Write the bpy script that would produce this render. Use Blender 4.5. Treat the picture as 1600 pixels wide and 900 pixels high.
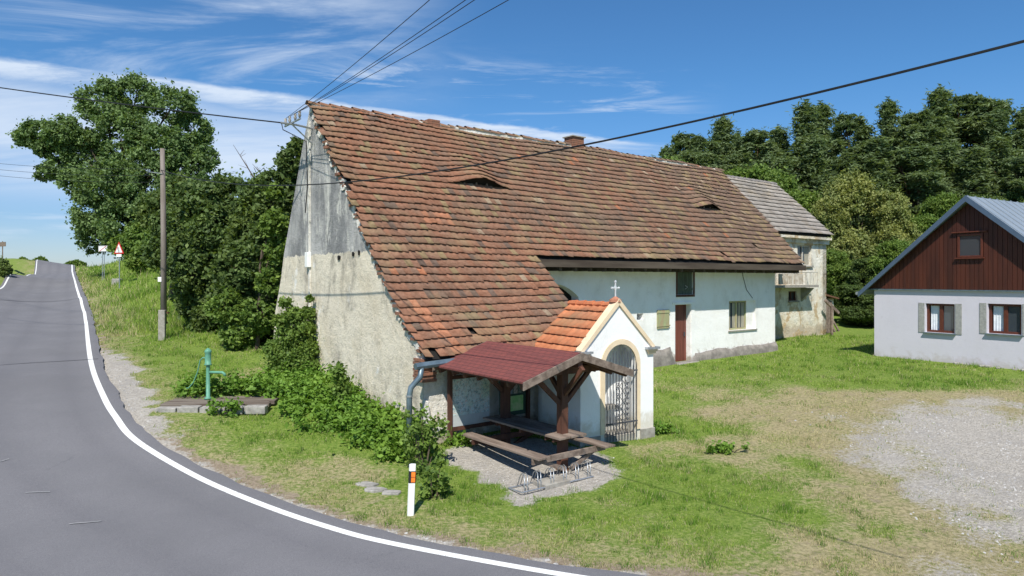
import bpy, math, random
import numpy as np
from mathutils import Vector, Matrix
random.seed(7)
RNG = np.random.default_rng(11)
R = math.radians
for o in list(bpy.data.objects): bpy.data.objects.remove(o)
SC = bpy.context.scene
COL = SC.collection

# ------------------------------------------------------------------ camera, sky, sun, exposure
HC = 4.0                                    # camera height
F, CX, HY = 1067.0, 800.0, 436.0            # focal length, centre and horizon of the 1600 px photograph
cam = bpy.data.cameras.new('camera'); co = bpy.data.objects.new('camera', cam); COL.objects.link(co)
cam.sensor_width = 36; cam.lens = 36 * F / 1600; cam.clip_end = 3000; cam.shift_y = -14 / 1600
co.location = (0, 0, HC); co.rotation_euler = (R(90), 0, 0); SC.camera = co
SUN_EL, SUN_X, SUN_Y = R(52), -.092, -.996   # horizontal direction towards the sun
sun = bpy.data.lights.new('sun', 'SUN'); so = bpy.data.objects.new('sun', sun); COL.objects.link(so)
sun.energy = 5.0; sun.angle = R(.53); sun.color = (1, .955, .87)
tosun = Vector((SUN_X * math.cos(SUN_EL), SUN_Y * math.cos(SUN_EL), math.sin(SUN_EL)))
so.rotation_euler = tosun.to_track_quat('Z', 'Y').to_euler(); so.location = (-10, -20, 40)
SC.view_settings.view_transform = 'Standard'; SC.view_settings.look = 'None'
SC.view_settings.gamma = 1; SC.view_settings.exposure = .28; SC.view_settings.use_curve_mapping = False
SC.render.resolution_x = 1024; SC.render.resolution_y = 576

class NT:
    """tiny node-tree helper"""
    def __init__(s, nt): s.nt = nt; s.n = nt.nodes; s.l = nt.links
    def node(s, t, **kw):
        n = s.n.new(t)
        for k, v in kw.items():
            if k.startswith('_'): setattr(n, k[1:], v)
            else:
                key = k.replace('__', ' ')
                s.inp(n, int(key[1:]) if key[0] == 'i' and key[1:].isdigit() else key, v)
        return n
    def inp(s, n, key, v):
        if hasattr(v, 'is_output'): s.l.new(v, n.inputs[key])
        elif isinstance(v, bpy.types.Node): s.l.new(v.outputs[0], n.inputs[key])
        else: n.inputs[key].default_value = v
    def math(s, op, a, b=0., c=0., clamp=False):
        n = s.n.new('ShaderNodeMath'); n.operation = op; n.use_clamp = clamp
        s.inp(n, 0, a); s.inp(n, 1, b)
        if op in ('MULTIPLY_ADD', 'SMOOTH_MIN', 'COMPARE'): s.inp(n, 2, c)
        return n.outputs[0]
    def noise(s, vec, scale, detail=4, rough=.6, dist=0.):
        n = s.n.new('ShaderNodeTexNoise'); s.inp(n, 'Vector', vec)
        n.inputs['Scale'].default_value = scale; n.inputs['Detail'].default_value = detail
        n.inputs['Roughness'].default_value = rough; n.inputs['Distortion'].default_value = dist
        return n.outputs[0]
    def ss(s, x, a, b, lo=0., hi=1.):
        n = s.n.new('ShaderNodeMapRange'); n.interpolation_type = 'SMOOTHSTEP'; s.inp(n, 0, x)
        for i, v in enumerate((a, b, lo, hi)): s.inp(n, i + 1, v)
        return n.outputs[0]
    def mix(s, f, a, b, blend='MIX'):
        n = s.n.new('ShaderNodeMix'); n.data_type = 'RGBA'; n.blend_type = blend
        s.inp(n, 0, f)
        for i, v in ((6, a), (7, b)):
            if isinstance(v, (tuple, list)): v = tuple(v)[:3] + (1,)
            s.inp(n, i, v)
        return n.outputs[2]
    def map(s, vec, scale=(1, 1, 1), rot=(0, 0, 0), loc=(0, 0, 0)):
        n = s.n.new('ShaderNodeMapping'); s.inp(n, 'Vector', vec)
        n.inputs['Scale'].default_value = scale; n.inputs['Rotation'].default_value = rot; n.inputs['Location'].default_value = loc
        return n.outputs[0]
    def attr(s, name):
        n = s.n.new('ShaderNodeAttribute'); n.attribute_name = name; return n

world = bpy.data.worlds.new('World'); SC.world = world; world.use_nodes = True
w = NT(world.node_tree); w.n.clear()
sky = w.n.new('ShaderNodeTexSky'); sky.sky_type = 'NISHITA'; sky.sun_disc = False
sky.sun_elevation = SUN_EL; sky.sun_rotation = math.atan2(SUN_X, SUN_Y) % (2 * math.pi)
sky.altitude = 300; sky.air_density = 1.0; sky.dust_density = .35; sky.ozone_density = 3.2
tc = w.n.new('ShaderNodeTexCoord').outputs['Generated']
sep = w.n.new('ShaderNodeSeparateXYZ'); w.inp(sep, 0, tc)
dx, dy, dz = sep.outputs
zz = w.math('ADD', w.math('MAXIMUM', dz, 0.), .12)
px_ = w.math('DIVIDE', dx, zz); py_ = w.math('DIVIDE', dy, zz)
cmb = w.n.new('ShaderNodeCombineXYZ'); w.inp(cmb, 0, px_); w.inp(cmb, 1, py_)
pl = cmb.outputs[0]
n1 = w.noise(w.map(pl, (.55, 1.5, 1), (0, 0, R(-24))), 1.3, 9, .62, .9)
n2 = w.noise(w.map(pl, (.9, 2.6, 1), (0, 0, R(-50)), (3, 1, 0)), 1.1, 8, .66, 1.3)
nb = w.noise(w.map(pl, (1, 1, 1)), .55, 3, .5)
left = w.ss(dx, -.02, -.38)
high = w.ss(dz, .2, .30)
wisps = w.math('MULTIPLY', w.ss(n1, .42, .74), w.math('MULTIPLY', left, high))
# the long vapour band: a plane through the place
vm = w.n.new('ShaderNodeVectorMath'); vm.operation = 'DOT_PRODUCT'; w.inp(vm, 0, tc); vm.inputs[1].default_value = (-.1233, .2129, -.9692)
bd = w.math('ADD', vm.outputs['Value'], w.math('MULTIPLY', w.math('SUBTRACT', w.noise(w.map(pl, (1.4, 1.4, 1)), 2.5, 6, .6), .5), .018))
wid = w.math('ADD', .009, w.math('MULTIPLY', left, .006))
core = w.math('MULTIPLY', w.ss(bd, w.math('MULTIPLY', wid, -.75), w.math('MULTIPLY', wid, -.15)), w.ss(bd, w.math('ADD', wid, .012), 0.))
bandn = w.ss(w.noise(w.map(pl, (1, 3, 1), (0, 0, R(-24))), 2.2, 7, .65, .5), .25, .62, .25, 1.)
band = w.math('MULTIPLY', w.math('MULTIPLY', core, bandn), w.ss(dx, .27, .10, 0., .95))
# soft veil under the band on the left, thinning to the right, and a low clear strip above the horizon
veil = w.math('MULTIPLY', w.ss(bd, -.005, .03), w.math('MULTIPLY', w.ss(dx, .04, -.16), w.ss(dz, .075, .14)))
veil = w.math('MULTIPLY', veil, w.ss(w.noise(w.map(pl, (.35, 1.6, 1), (0, 0, R(-12))), 1.1, 7, .6, .4), .28, .64, .25, .85))
low = w.math('MULTIPLY', w.ss(w.noise(w.map(tc, (3, 3, 30)), 1.4, 5, .6, .3), .45, .7, 0., .5), w.math('MULTIPLY', w.ss(dz, .0, .05), w.ss(dz, .16, .1)))
low = w.math('MULTIPLY', low, w.ss(dx, .0, -.3))
puff = w.math('MULTIPLY', w.ss(n2, .50, .74, 0., .8), w.math('MULTIPLY', w.ss(dz, .16, .2), w.ss(dz, .33, .26)))
puff = w.math('MULTIPLY', puff, w.math('MULTIPLY', w.ss(dx, -.42, -.2), w.ss(dx, .3, .12)))
tot = w.math('MAXIMUM', w.math('MAXIMUM', wisps, band), w.math('MAXIMUM', w.math('MAXIMUM', veil, low), puff))
tot = w.math('MULTIPLY', w.math('MINIMUM', tot, .9), w.math('MULTIPLY', w.ss(dy, .05, .35), w.ss(dz, .75, .5)))
skyc = w.mix(1., sky.outputs[0], w.mix(w.ss(dz, .0, .28), (.80, .90, 1.14), (.56, .98, 1.27)), 'MULTIPLY')
mixc = w.mix(tot, skyc, (7.2, 8.2, 9.6))
bg = w.n.new('ShaderNodeBackground'); w.inp(bg, 0, mixc); bg.inputs[1].default_value = .085
wo = w.n.new('ShaderNodeOutputWorld'); w.inp(wo, 0, bg.outputs[0])

# ------------------------------------------------------------------ geometry helpers
def at(px, py, Y): return Vector(((px - CX) / F * Y, Y, HC + (HY - py) / F * Y))
def hit(px, py, o, d):
    """distance a along the horizontal line o + a*d (and the height) that the photo shows at px, py"""
    r = (px - CX) / F
    a = (r * o[1] - o[0]) / (d[0] - r * d[1])
    return a, HC + (HY - py) / F * (o[1] + a * d[1])
def mark(o, label=None, cat=None, group=None, kind=None):
    if label: o['label'] = label
    if cat: o['category'] = cat
    if group: o['group'] = group
    if kind: o['kind'] = kind
    return o
def thing(name, label, cat, loc=(0, 0, 0), rz=0, group=None):
    o = bpy.data.objects.new(name, None); COL.objects.link(o)
    o.location = loc; o.rotation_euler = (0, 0, rz); o.empty_display_size = .3
    return mark(o, label, cat, group)
def mesh_np(name, V, Fc, mat, parent=None, tint=None, colr=None, smooth=False):
    V = np.asarray(V, np.float32); Fc = np.asarray(Fc, np.int32)
    me = bpy.data.meshes.new(name); k = Fc.shape[1]; nf = len(Fc)
    me.vertices.add(len(V)); me.vertices.foreach_set('co', V.ravel())
    me.loops.add(nf * k); me.loops.foreach_set('vertex_index', Fc.ravel())
    me.polygons.add(nf); me.polygons.foreach_set('loop_start', np.arange(0, nf * k, k, dtype=np.int32))
    if tint is not None:
        a = me.attributes.new('tint', 'FLOAT', 'FACE'); a.data.foreach_set('value', np.asarray(tint, np.float32))
    if colr is not None:
        a = me.attributes.new('tcol', 'FLOAT_COLOR', 'FACE'); c = np.ones((nf, 4), np.float32); c[:, :3] = colr; a.data.foreach_set('color', c.ravel())
    me.update(calc_edges=True)
    if smooth: me.polygons.foreach_set('use_smooth', np.ones(nf, bool))
    me.materials.append(mat)
    o = bpy.data.objects.new(name, me); COL.objects.link(o)
    if parent: o.parent = parent
    return o
class MB:
    def __init__(s): s.v = []; s.f = []; s.c = []
    def poly(s, pts, c=None):
        i = len(s.v); s.v += [tuple(p) for p in pts]; s.f.append(list(range(i, i + len(pts)))); s.c.append(c)
    def hexa(s, p, c=None):
        i = len(s.v); s.v += [tuple(q) for q in p]
        for q in ((0, 3, 2, 1), (4, 5, 6, 7), (0, 1, 5, 4), (1, 2, 6, 5), (2, 3, 7, 6), (3, 0, 4, 7)):
            s.f.append([i + k for k in q]); s.c.append(c)
        return s
    def box(s, x0, x1, y0, y1, z0, z1, c=None):
        return s.hexa([(x0, y0, z0), (x1, y0, z0), (x1, y1, z0), (x0, y1, z0), (x0, y0, z1), (x1, y0, z1), (x1, y1, z1), (x0, y1, z1)], c)
    def beam(s, a, b, w_, h_, up=(0, 0, 1), c=None):
        a = Vector(a); b = Vector(b); d = (b - a).normalized(); up = Vector(up)
        if abs(d.dot(up)) > .98: up = Vector((1, 0, 0))
        x = d.cross(up).normalized() * w_ / 2; y = x.cross(d).normalized() * h_ / 2
        return s.hexa([a - x - y, a + x - y, b + x - y, b - x - y, a - x + y, a + x + y, b + x + y, b - x + y], c)
    def tube(s, pts, r, n=8, cap=True):
        pts = [Vector(p) for p in pts]; rr = r if isinstance(r, (list, tuple)) else [r] * len(pts)
        i0 = len(s.v); side = None
        for k, p in enumerate(pts):
            d = (pts[min(k + 1, len(pts) - 1)] - pts[max(k - 1, 0)]).normalized()
            if side is None: side = d.orthogonal().normalized()
            side = (side - d * side.dot(d)).normalized(); up = d.cross(side)
            for j in range(n):
                a = 2 * math.pi * j / n; q = p + (side * math.cos(a) + up * math.sin(a)) * rr[k]; s.v.append(tuple(q))
        for k in range(len(pts) - 1):
            for j in range(n):
                a = i0 + k * n + j; b = i0 + k * n + (j + 1) % n
                s.f.append([a, b, b + n, a + n]); s.c.append(None)
        if cap:
            s.f.append([i0 + j for j in reversed(range(n))]); s.c.append(None)
            e = i0 + (len(pts) - 1) * n; s.f.append([e + j for j in range(n)]); s.c.append(None)
        return s
    def prism(s, pts, ext, c=None):
        """closed outline pts extruded by the vector ext"""
        n = len(pts); i = len(s.v); e = Vector(ext)
        s.v += [tuple(p) for p in pts] + [tuple(Vector(p) + e) for p in pts]
        s.f.append([i + k for k in range(n)]); s.c.append(c)
        s.f.append([i + n + k for k in reversed(range(n))]); s.c.append(c)
        for k in range(n):
            a = i + k; b = i + (k + 1) % n; s.f.append([b, a, a + n, b + n]); s.c.append(c)
        return s
    def build(s, name, mat, parent=None, bevel=0, smooth=False, loc=None):
        me = bpy.data.meshes.new(name); me.from_pydata(s.v, [], s.f); me.materials.append(mat)
        if any(c is not None for c in s.c):
            a = me.attributes.new('tcol', 'FLOAT_COLOR', 'FACE')
            a.data.foreach_set('color', np.array([(tuple(c) + (1,)) if c is not None else (.5, .5, .5, 1) for c in s.c], np.float32).ravel())
        import bmesh
        bm = bmesh.new(); bm.from_mesh(me); bmesh.ops.recalc_face_normals(bm, faces=bm.faces); bm.to_mesh(me); bm.free()
        if smooth: me.polygons.foreach_set('use_smooth', np.ones(len(me.polygons), bool))
        o = bpy.data.objects.new(name, me); COL.objects.link(o)
        if parent: o.parent = parent
        if loc: o.location = loc
        if bevel:
            m = o.modifiers.new('bevel', 'BEVEL'); m.width = bevel; m.segments = 2; m.limit_method = 'ANGLE'; m.angle_limit = R(40)
        return o
def vnoise(x, y, scale, seed=0):
    x = np.asarray(x, float) * scale + seed * 17.3; y = np.asarray(y, float) * scale - seed * 9.1
    xi = np.floor(x).astype(np.int64); yi = np.floor(y).astype(np.int64); fx = x - xi; fy = y - yi
    fx = fx * fx * (3 - 2 * fx); fy = fy * fy * (3 - 2 * fy)
    def h(a, b):
        n = (a * 374761393 + b * 668265263 + seed * 1442695) & 0x7fffffff
        n = ((n ^ (n >> 13)) * 1274126177) & 0x7fffffff
        return ((n ^ (n >> 16)) & 0xffff) / 65535.
    return (h(xi, yi) * (1 - fx) + h(xi + 1, yi) * fx) * (1 - fy) + (h(xi, yi + 1) * (1 - fx) + h(xi + 1, yi + 1) * fx) * fy
def fbm(x, y, scale, seed=0, o=3):
    t = 0; a = .5; sm = 0
    for k in range(o): t = t + a * vnoise(x, y, scale * 2 ** k, seed + k); sm += a; a *= .5
    return t / sm
def sstep(x, a, b): t = np.clip((x - a) / (b - a), 0, 1); return t * t * (3 - 2 * t)

# ------------------------------------------------------------------ materials
def newmat(name):
    m = bpy.data.materials.new(name); m.use_nodes = True; t = NT(m.node_tree); t.n.clear()
    t.bs = t.n.new('ShaderNodeBsdfPrincipled'); t.out = t.n.new('ShaderNodeOutputMaterial'); t.l.new(t.bs.outputs[0], t.out.inputs[0])
    t.oc = t.n.new('ShaderNodeTexCoord').outputs['Object']; t.m = m
    return t
def bump(t, h, strength=.4, dist=.01):
    b = t.n.new('ShaderNodeBump'); t.inp(b, 'Height', h); b.inputs['Strength'].default_value = strength; b.inputs['Distance'].default_value = dist
    t.l.new(b.outputs[0], t.bs.inputs['Normal'])
def simple(name, c1, c2=None, scale=6, rough=.8, bmp=.3, bscale=None, stretch=(1, 1, 1), metal=0, spec=.3, dist=.01, det=6):
    t = newmat(name); c2 = c2 or tuple(x * .75 for x in c1)
    v = t.map(t.oc, stretch)
    n = t.noise(v, scale, det, .65)
    t.inp(t.bs, 'Base Color', t.mix(t.ss(n, .32, .68), c1, c2)); t.bs.inputs['Roughness'].default_value = rough
    t.bs.inputs['Metallic'].default_value = metal; t.bs.inputs['Specular IOR Level'].default_value = spec
    if bmp: bump(t, t.noise(v, bscale or scale * 5, 5, .7), bmp, dist)
    return t.m
def tinted(name, rough=.85, dark=(.6, .55, .5), bmp=.3):
    """per-piece colour from the mesh, broken up by grain and lichen"""
    t = newmat(name); a = t.attr('tcol').outputs['Color']
    n = t.noise(t.oc, 9, 7, .7); n2 = t.noise(t.oc, 1.1, 5, .6)
    c = t.mix(t.ss(n, .35, .72), a, t.mix(1., a, dark, 'MULTIPLY'))
    c = t.mix(t.ss(n2, .48, .72, 0., .45), c, (.15, .115, .085)); c = t.mix(t.ss(t.noise(t.oc, .7, 8, .7), .48, .66, 0., .45), c, (.29, .215, .12))
    li = t.noise(t.oc, 26, 3, .6)
    c = t.mix(t.ss(li, .66, .74, 0., .55), c, (.33, .31, .24))
    t.inp(t.bs, 'Base Color', c); t.bs.inputs['Roughness'].default_value = rough; t.bs.inputs['Specular IOR Level'].default_value = .25
    bump(t, t.noise(t.oc, 45, 4, .7), bmp, .008)
    return t.m
def foliage(name, dark, light, rough=.6, trans=.32, var=.5):
    t = newmat(name); a = t.attr('tint').outputs['Fac']
    c = t.mix(a, dark, light)
    big = t.noise(t.oc, .45, 3, .6)
    c = t.mix(t.ss(big, .35, .7, 0., var), c, t.mix(1., c, (1.35, 1.08, .62), 'MULTIPLY'))
    t.inp(t.bs, 'Base Color', c); t.bs.inputs['Roughness'].default_value = rough; t.bs.inputs['Specular IOR Level'].default_value = .25
    tr = t.n.new('ShaderNodeBsdfTranslucent'); t.inp(tr, 0, t.mix(1., c, (1.5, 1.5, .7), 'MULTIPLY'))
    mx = t.n.new('ShaderNodeMixShader'); mx.inputs[0].default_value = trans
    t.l.new(t.bs.outputs[0], mx.inputs[1]); t.l.new(tr.outputs[0], mx.inputs[2]); t.l.new(mx.outputs[0], t.out.inputs[0])
    return t.m
M = {}
M['bark'] = simple('bark', (.12, .09, .065), (.06, .045, .035), 5, .95, .8, 14, (1, 1, .3), dist=.04)
M['pinebark'] = simple('pine_bark', (.22, .12, .07), (.1, .065, .045), 4, .95, .6, 14, (1, 1, .4), dist=.04)
M['leaf_big'] = foliage('leaf_poplar', (.075, .125, .045), (.24, .35, .13), var=.12)
M['leaf_dark'] = foliage('leaf_dark', (.045, .08, .026), (.17, .25, .075), trans=.3)
M['leaf_mid'] = foliage('leaf_mid', (.07, .13, .025), (.23, .34, .08))
M['leaf_pale'] = foliage('leaf_pale', (.12, .16, .045), (.38, .42, .17))
M['leaf_weed'] = foliage('leaf_weed', (.08, .17, .02), (.23, .38, .07), var=.35)
M['needle'] = foliage('pine_needles', (.07, .11, .05), (.23, .31, .14), trans=.3, var=.3)
M['blade'] = None
M['rooftile'] = tinted('old_clay_tile')
M['orangetile'] = tinted('orange_clay_tile', dark=(.82, .75, .7), bmp=.15)
M['brick'] = simple('old_brick', (.3, .13, .08), (.17, .1, .07), 9, .9, .5)
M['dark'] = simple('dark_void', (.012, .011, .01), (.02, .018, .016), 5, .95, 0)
M['darkwood'] = simple('dark_stained_wood', (.13, .055, .035), (.06, .028, .02), 5, .7, .4, 18, (1, 1, .15), dist=.006)
M['greywood'] = simple('weathered_wood', (.27, .21, .17), (.13, .095, .075), 7, .85, .4, 22, (1, .12, 1), dist=.006)
M['beamwood'] = simple('eave_wood', (.055, .04, .03), (.1, .08, .06), 4, .9, .4, 20, (.1, 1, 1))
M['redwood'] = simple('brown_door_wood', (.2, .06, .04), (.1, .035, .025), 5, .6, .3, 25, (1, 1, .1), dist=.005)
M['zinc'] = simple('zinc', (.2, .27, .31), (.13, .18, .21), 4, .45, .15, metal=.55, spec=.5)
M['steel'] = simple('galvanised_steel', (.5, .52, .54), (.34, .36, .38), 12, .4, .1, metal=.7, spec=.5)
M['iron'] = simple('painted_iron', (.075, .08, .095), (.045, .045, .055), 10, .5, .1, spec=.5)
M['whitepaint'] = simple('white_paint', (.85, .85, .82), (.75, .75, .71), 9, .5, .1)
M['orange'] = simple('orange_reflector', (.95, .25, .03), (.8, .19, .02), 9, .35, 0, spec=.5)
M['black'] = simple('black_paint', (.02, .02, .022), (.03, .03, .03), 9, .5, 0)
M['redpaint'] = simple('red_sign_paint', (.62, .03, .025), (.5, .025, .02), 6, .4, 0)
M['cable'] = simple('cable_rubber', (.012, .012, .016), (.02, .02, .022), 3, .6, 0)
M['pumpgreen'] = simple('pump_green_paint', (.12, .32, .22), (.09, .23, .16), 12, .5, .2)
M['rust'] = simple('rust', (.2, .09, .045), (.1, .06, .04), 25, .85, .4)
M['stone'] = simple('grey_stone', (.38, .36, .33), (.22, .21, .19), 7, .9, .6)
M['polewood'] = simple('old_pole_wood', (.25, .215, .19), (.15, .125, .105), 5, .9, .4, 16, (1, 1, .12), dist=.006)
M['concrete'] = simple('concrete', (.36, .34, .3), (.24, .22, .19), 6, .9, .4)
M['cream'] = simple('cream_trim_paint', (.76, .62, .43), (.68, .54, .37), 5, .8, .2)

M['grass_glass'] = None
def glassmat(name, c=(.04, .05, .06)):
    t = newmat(name); t.inp(t.bs, 'Base Color', c + (1,)); t.bs.inputs['Roughness'].default_value = .06
    t.bs.inputs['Specular IOR Level'].default_value = .9; bump(t, t.noise(t.oc, 1.5, 2), .15, .02); return t.m
M['glass'] = glassmat('window_glass')

def plaster(name, base, stain, low_z, dirt, bmps=.5, rubble=None, grey_top=None, streak=.35, rub_at=.6):
    """old lime plaster: mottled, stained at the foot, with flaked patches; optional grey render above a height"""
    t = newmat(name); sp = t.n.new('ShaderNodeSeparateXYZ'); t.inp(sp, 0, t.oc); z = sp.outputs[2]
    n = t.noise(t.oc, .9, 7, .65); nf = t.noise(t.oc, 5, 7, .7); n3 = t.noise(t.oc, 2.3, 6, .7, .4)
    c = t.mix(t.ss(n, .42, .72, 0., .7), base, stain)
    c = t.mix(t.ss(nf, .55, .75, 0., .3), c, tuple(x * .72 for x in stain))
    zz_ = t.math('ADD', z, t.math('MULTIPLY', t.math('SUBTRACT', n3, .5), 1.5))
    c = t.mix(t.ss(zz_, low_z + .25, low_z - .1, 0., .9), c, dirt)
    if rubble:
        c = t.mix(t.ss(t.noise(t.map(t.oc, loc=(5, 2, 1)), 1.1, 8, .66, .3), rub_at, rub_at + .05, 0., .85), c, rubble)
    c = t.mix(t.ss(t.noise(t.map(t.oc, (1, 1, .6)), .95, 10, .76, .3), .48, .66, 0., streak * 1.5), c, (.3, .27, .22))
    if grey_top:
        zt, g1, g2 = grey_top
        st = t.noise(t.map(t.oc, (1, 1., .6)), .75, 9, .68); st2 = t.noise(t.map(t.oc, (1, 1.5, .5), loc=(3, 1.7, 2)), .7, 9, .7, .5)
        g = t.mix(t.ss(st, .38, .62), g1, g2); g = t.mix(t.ss(st2, .53, .62, 0., .85), g, (.66, .64, .58))
        g = t.mix(t.ss(st2, .44, .34, 0., .7), g, (.14, .14, .14))
        zb = t.math('ADD', z, t.math('MULTIPLY', t.math('SUBTRACT', t.noise(t.oc, 3.5, 3), .5), .25))
        c = t.mix(t.ss(zb, zt - .015, zt + .015), c, g)
    t.inp(t.bs, 'Base Color', c); t.bs.inputs['Roughness'].default_value = .92; t.bs.inputs['Specular IOR Level'].default_value = .15
    hh = t.math('ADD', t.math('MULTIPLY', t.noise(t.oc, 1.6, 6, .6), 2.5), t.math('MULTIPLY', t.noise(t.oc, 9, 7, .78), 1.6))
    bump(t, hh, bmps, .05); return t.m
M['barnwhite'] = plaster('barn_white_limewash', (.87, .86, .84), (.78, .75, .7), 1.1, (.36, .31, .26), .25, streak=.12)
M['lowwall'] = plaster('low_wall_limewash', (.82, .79, .72), (.64, .57, .45), .5, (.42, .36, .28), .9, (.5, .42, .31))
M['gable'] = plaster('gable_plaster', (.74, .67, .54), (.58, .5, .37), .9, (.4, .36, .3), .65, (.8, .78, .73), (4.72, (.47, .46, .44), (.22, .22, .22)), .55)
M['ruin'] = plaster('flaking_ochre_plaster', (.78, .74, .64), (.66, .52, .3), 1.7, (.5, .42, .32), .7, (.5, .36, .2), streak=.4, rub_at=.53)
M['chapelwhite'] = plaster('fresh_white_render', (.83, .83, .82), (.79, .785, .77), .55, (.62, .58, .5), .12, streak=.05)
M['cottage'] = plaster('lilac_render', (.60, .575, .64), (.575, .55, .61), 1.12, (.5, .46, .47), .08, streak=.04)

# ------------------------------------------------------------------ ground
U = np.array((.7923, .6101)); Vv = np.array((-.6101, .7923)); O = np.array((6.205, 24.98))       # barn frame
BR = math.atan2(.6101, .7923)
def BW(t, s): return (O[0] + t * U[0] + s * Vv[0], O[1] + t * U[1] + s * Vv[1])
line_pts = np.array([(9.5, 6.6, -.1), (6, 7.4, -.05), (3.0, 8.35, 0), (.51, 9.22, 0), (-1.84, 10.26, 0), (-3.08, 10.97, .02), (-4.44, 11.85, .09), (-6.09, 12.99, .25), (-7.94, 14.37, .58), (-9.16, 15.76, .78), (-10.42, 17.42, .93),
                 (-12.85, 20.9, 1.2), (-16.6, 26.7, 1.55), (-24.6, 39.3, 2.1), (-33.1, 52, 3.0), (-38.3, 60, 3.36), (-50.2, 78, 4.40), (-74.2, 115, 5.85), (-81, 126, 5.75), (-88, 136, 5.2), (-110, 160, 3.2)])
_t = np.gradient(line_pts[:, :2], axis=0); _t /= np.linalg.norm(_t, axis=1)[:, None]
edge = line_pts.copy(); edge[:, 0] += _t[:, 1] * .33; edge[:, 1] -= _t[:, 0] * .33
def smooth_line(p, n=12):
    p = np.asarray(p, float); out = []
    q = np.vstack([2 * p[0] - p[1], p, 2 * p[-1] - p[-2]])
    for i in range(1, len(q) - 2):
        for k in range(n):
            t = k / n; a, b, c, d = q[i - 1], q[i], q[i + 1], q[i + 2]
            out.append(.5 * (2 * b + (c - a) * t + (2 * a - 5 * b + 4 * c - d) * t * t + (3 * b - a - 3 * c + d) * t ** 3))
    out.append(q[-2]); return np.array(out)
EL = smooth_line(edge)
for _k in range(70):                       # iron out dips along the climb
    _m = .5 * EL[1:-1] + .25 * (EL[:-2] + EL[2:]); _s = sstep(EL[1:-1, 1], 24, 40)[:, None]; EL[1:-1] = EL[1:-1] * (1 - _s) + _m * _s
tan = np.gradient(EL[:, :2], axis=0); tan /= np.linalg.norm(tan, axis=1)[:, None]
LN = np.stack([-tan[:, 1], tan[:, 0]], 1)                  # to the left of travel (away from the barn)
if LN[30, 0] > 0: LN = -LN
def rk(y): return 1 - .27 * sstep(np.asarray(y, float), 48, 88)          # the road narrows towards the crest
def rdist(x, y):
    """signed distance to the right road edge (positive on the road side)"""
    sh = np.shape(x); x = np.ravel(x); y = np.ravel(y); d = np.full(x.shape, 1e9); sg = np.zeros(x.shape)
    for i in range(len(EL)):
        ex = x - EL[i, 0]; ey = y - EL[i, 1]; q = ex * ex + ey * ey; m = q < d
        d = np.where(m, q, d); sg = np.where(m, ex * LN[i, 0] + ey * LN[i, 1], sg)
    return (np.sqrt(d) * np.sign(sg)).reshape(sh)
RW = 6.1
ctl = [tuple(p) for p in EL[::12]]
for i in (0, 3, 6, 9, 11, 12, 13, 14, 15, 16, 17, 18, 19, 20):
    j = i * 12; p = EL[min(j, len(EL) - 1)]; l = LN[min(j, len(EL) - 1)]
    ctl.append((p[0] + l[0] * RW, p[1] + l[1] * RW, p[2] + .02))
for i in range(0, len(EL) - 1, 4):
    if i % 12: ctl.append(tuple(EL[i]))
    if i > 118 and i % 8 == 4: ctl.append((EL[i, 0] + LN[i, 0] * RW, EL[i, 1] + LN[i, 1] * RW, EL[i, 2] + .02))
ctl += [(1.6, 13.9, .12), (-.6, 13.9, .15), (.6, 12.6, .06), (-1.6, 14.6, .28), (3.4, 16.6, .15), (1.6, 15.4, .22), (5.5, 17, .3), (-1.75, 11.3, .03), (4, 12, .08),
        BW(0, 0) + (.88,), BW(6.5, 0) + (.95,), BW(-4, 0) + (.78,), (12.5, 31.7, 1.25), (15.75, 34.2, 1.2), (19, 33, 1.2), (14.06, 26.5, 1.02), (16.7, 22.2, 1.03), (18.5, 19, 1.0),
        (10, 22, .82), (9.5, 17.5, .52), (12.5, 17.5, .6), (8.6, 11.4, .1), (14, 12, .25), (-7.7, 17.3, .9), (-5, 16.2, .62), (-5.2, 18.2, .85), (-4, 14.3, .3), (-7.9, 22.5, 1.4), (-13.6, 26.7, 1.65),
        (-9.5, 27, 1.9), (-27.2, 48, 3.9), (-24, 50, 4.7), (-20, 38, 3.2), (-33.5, 60, 5.0), (-17, 33, 2.4), (-10, 34, 2.8), (-50, 90, 6.8), (-67, 117, 6.6), (-82, 140, 5.3), (-100, 140, 5.2), (-47.5, 60, 4.9), (-64.5, 90, 6.3), (-80, 111, 6.7), (-24, 30, 1.9), (-18, 18, .6),
        (0, 45, 2.8), (10, 60, 3.4), (40, 60, 4.5), (30, 35, 2), (25, 20, 1.2), (0, 0, -.3), (-15, 4, -.2), (15, 0, 0), (0, 110, 6), (80, 110, 7), (-20, 80, 6), (-60, 40, 3.5), (70, 40, 4), (-100, 100, 6.5),
        (-30, -20, -.5), (30, -20, 0), (-80, 0, 1)]
ctl = np.array(ctl)
def _phi(r2): return np.where(r2 > 1e-9, .5 * r2 * np.log(np.maximum(r2, 1e-9)), 0)
_n = len(ctl); _d = ((ctl[:, None, :2] - ctl[None, :, :2]) ** 2).sum(-1)
_A = np.zeros((_n + 3, _n + 3)); _A[:_n, :_n] = _phi(_d) + np.eye(_n) * .08; _A[:_n, _n] = 1; _A[:_n, _n + 1:] = ctl[:, :2]; _A[_n, :_n] = 1; _A[_n + 1:, :_n] = ctl[:, :2].T
_w = np.linalg.solve(_A, np.concatenate([ctl[:, 2], np.zeros(3)]))
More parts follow.
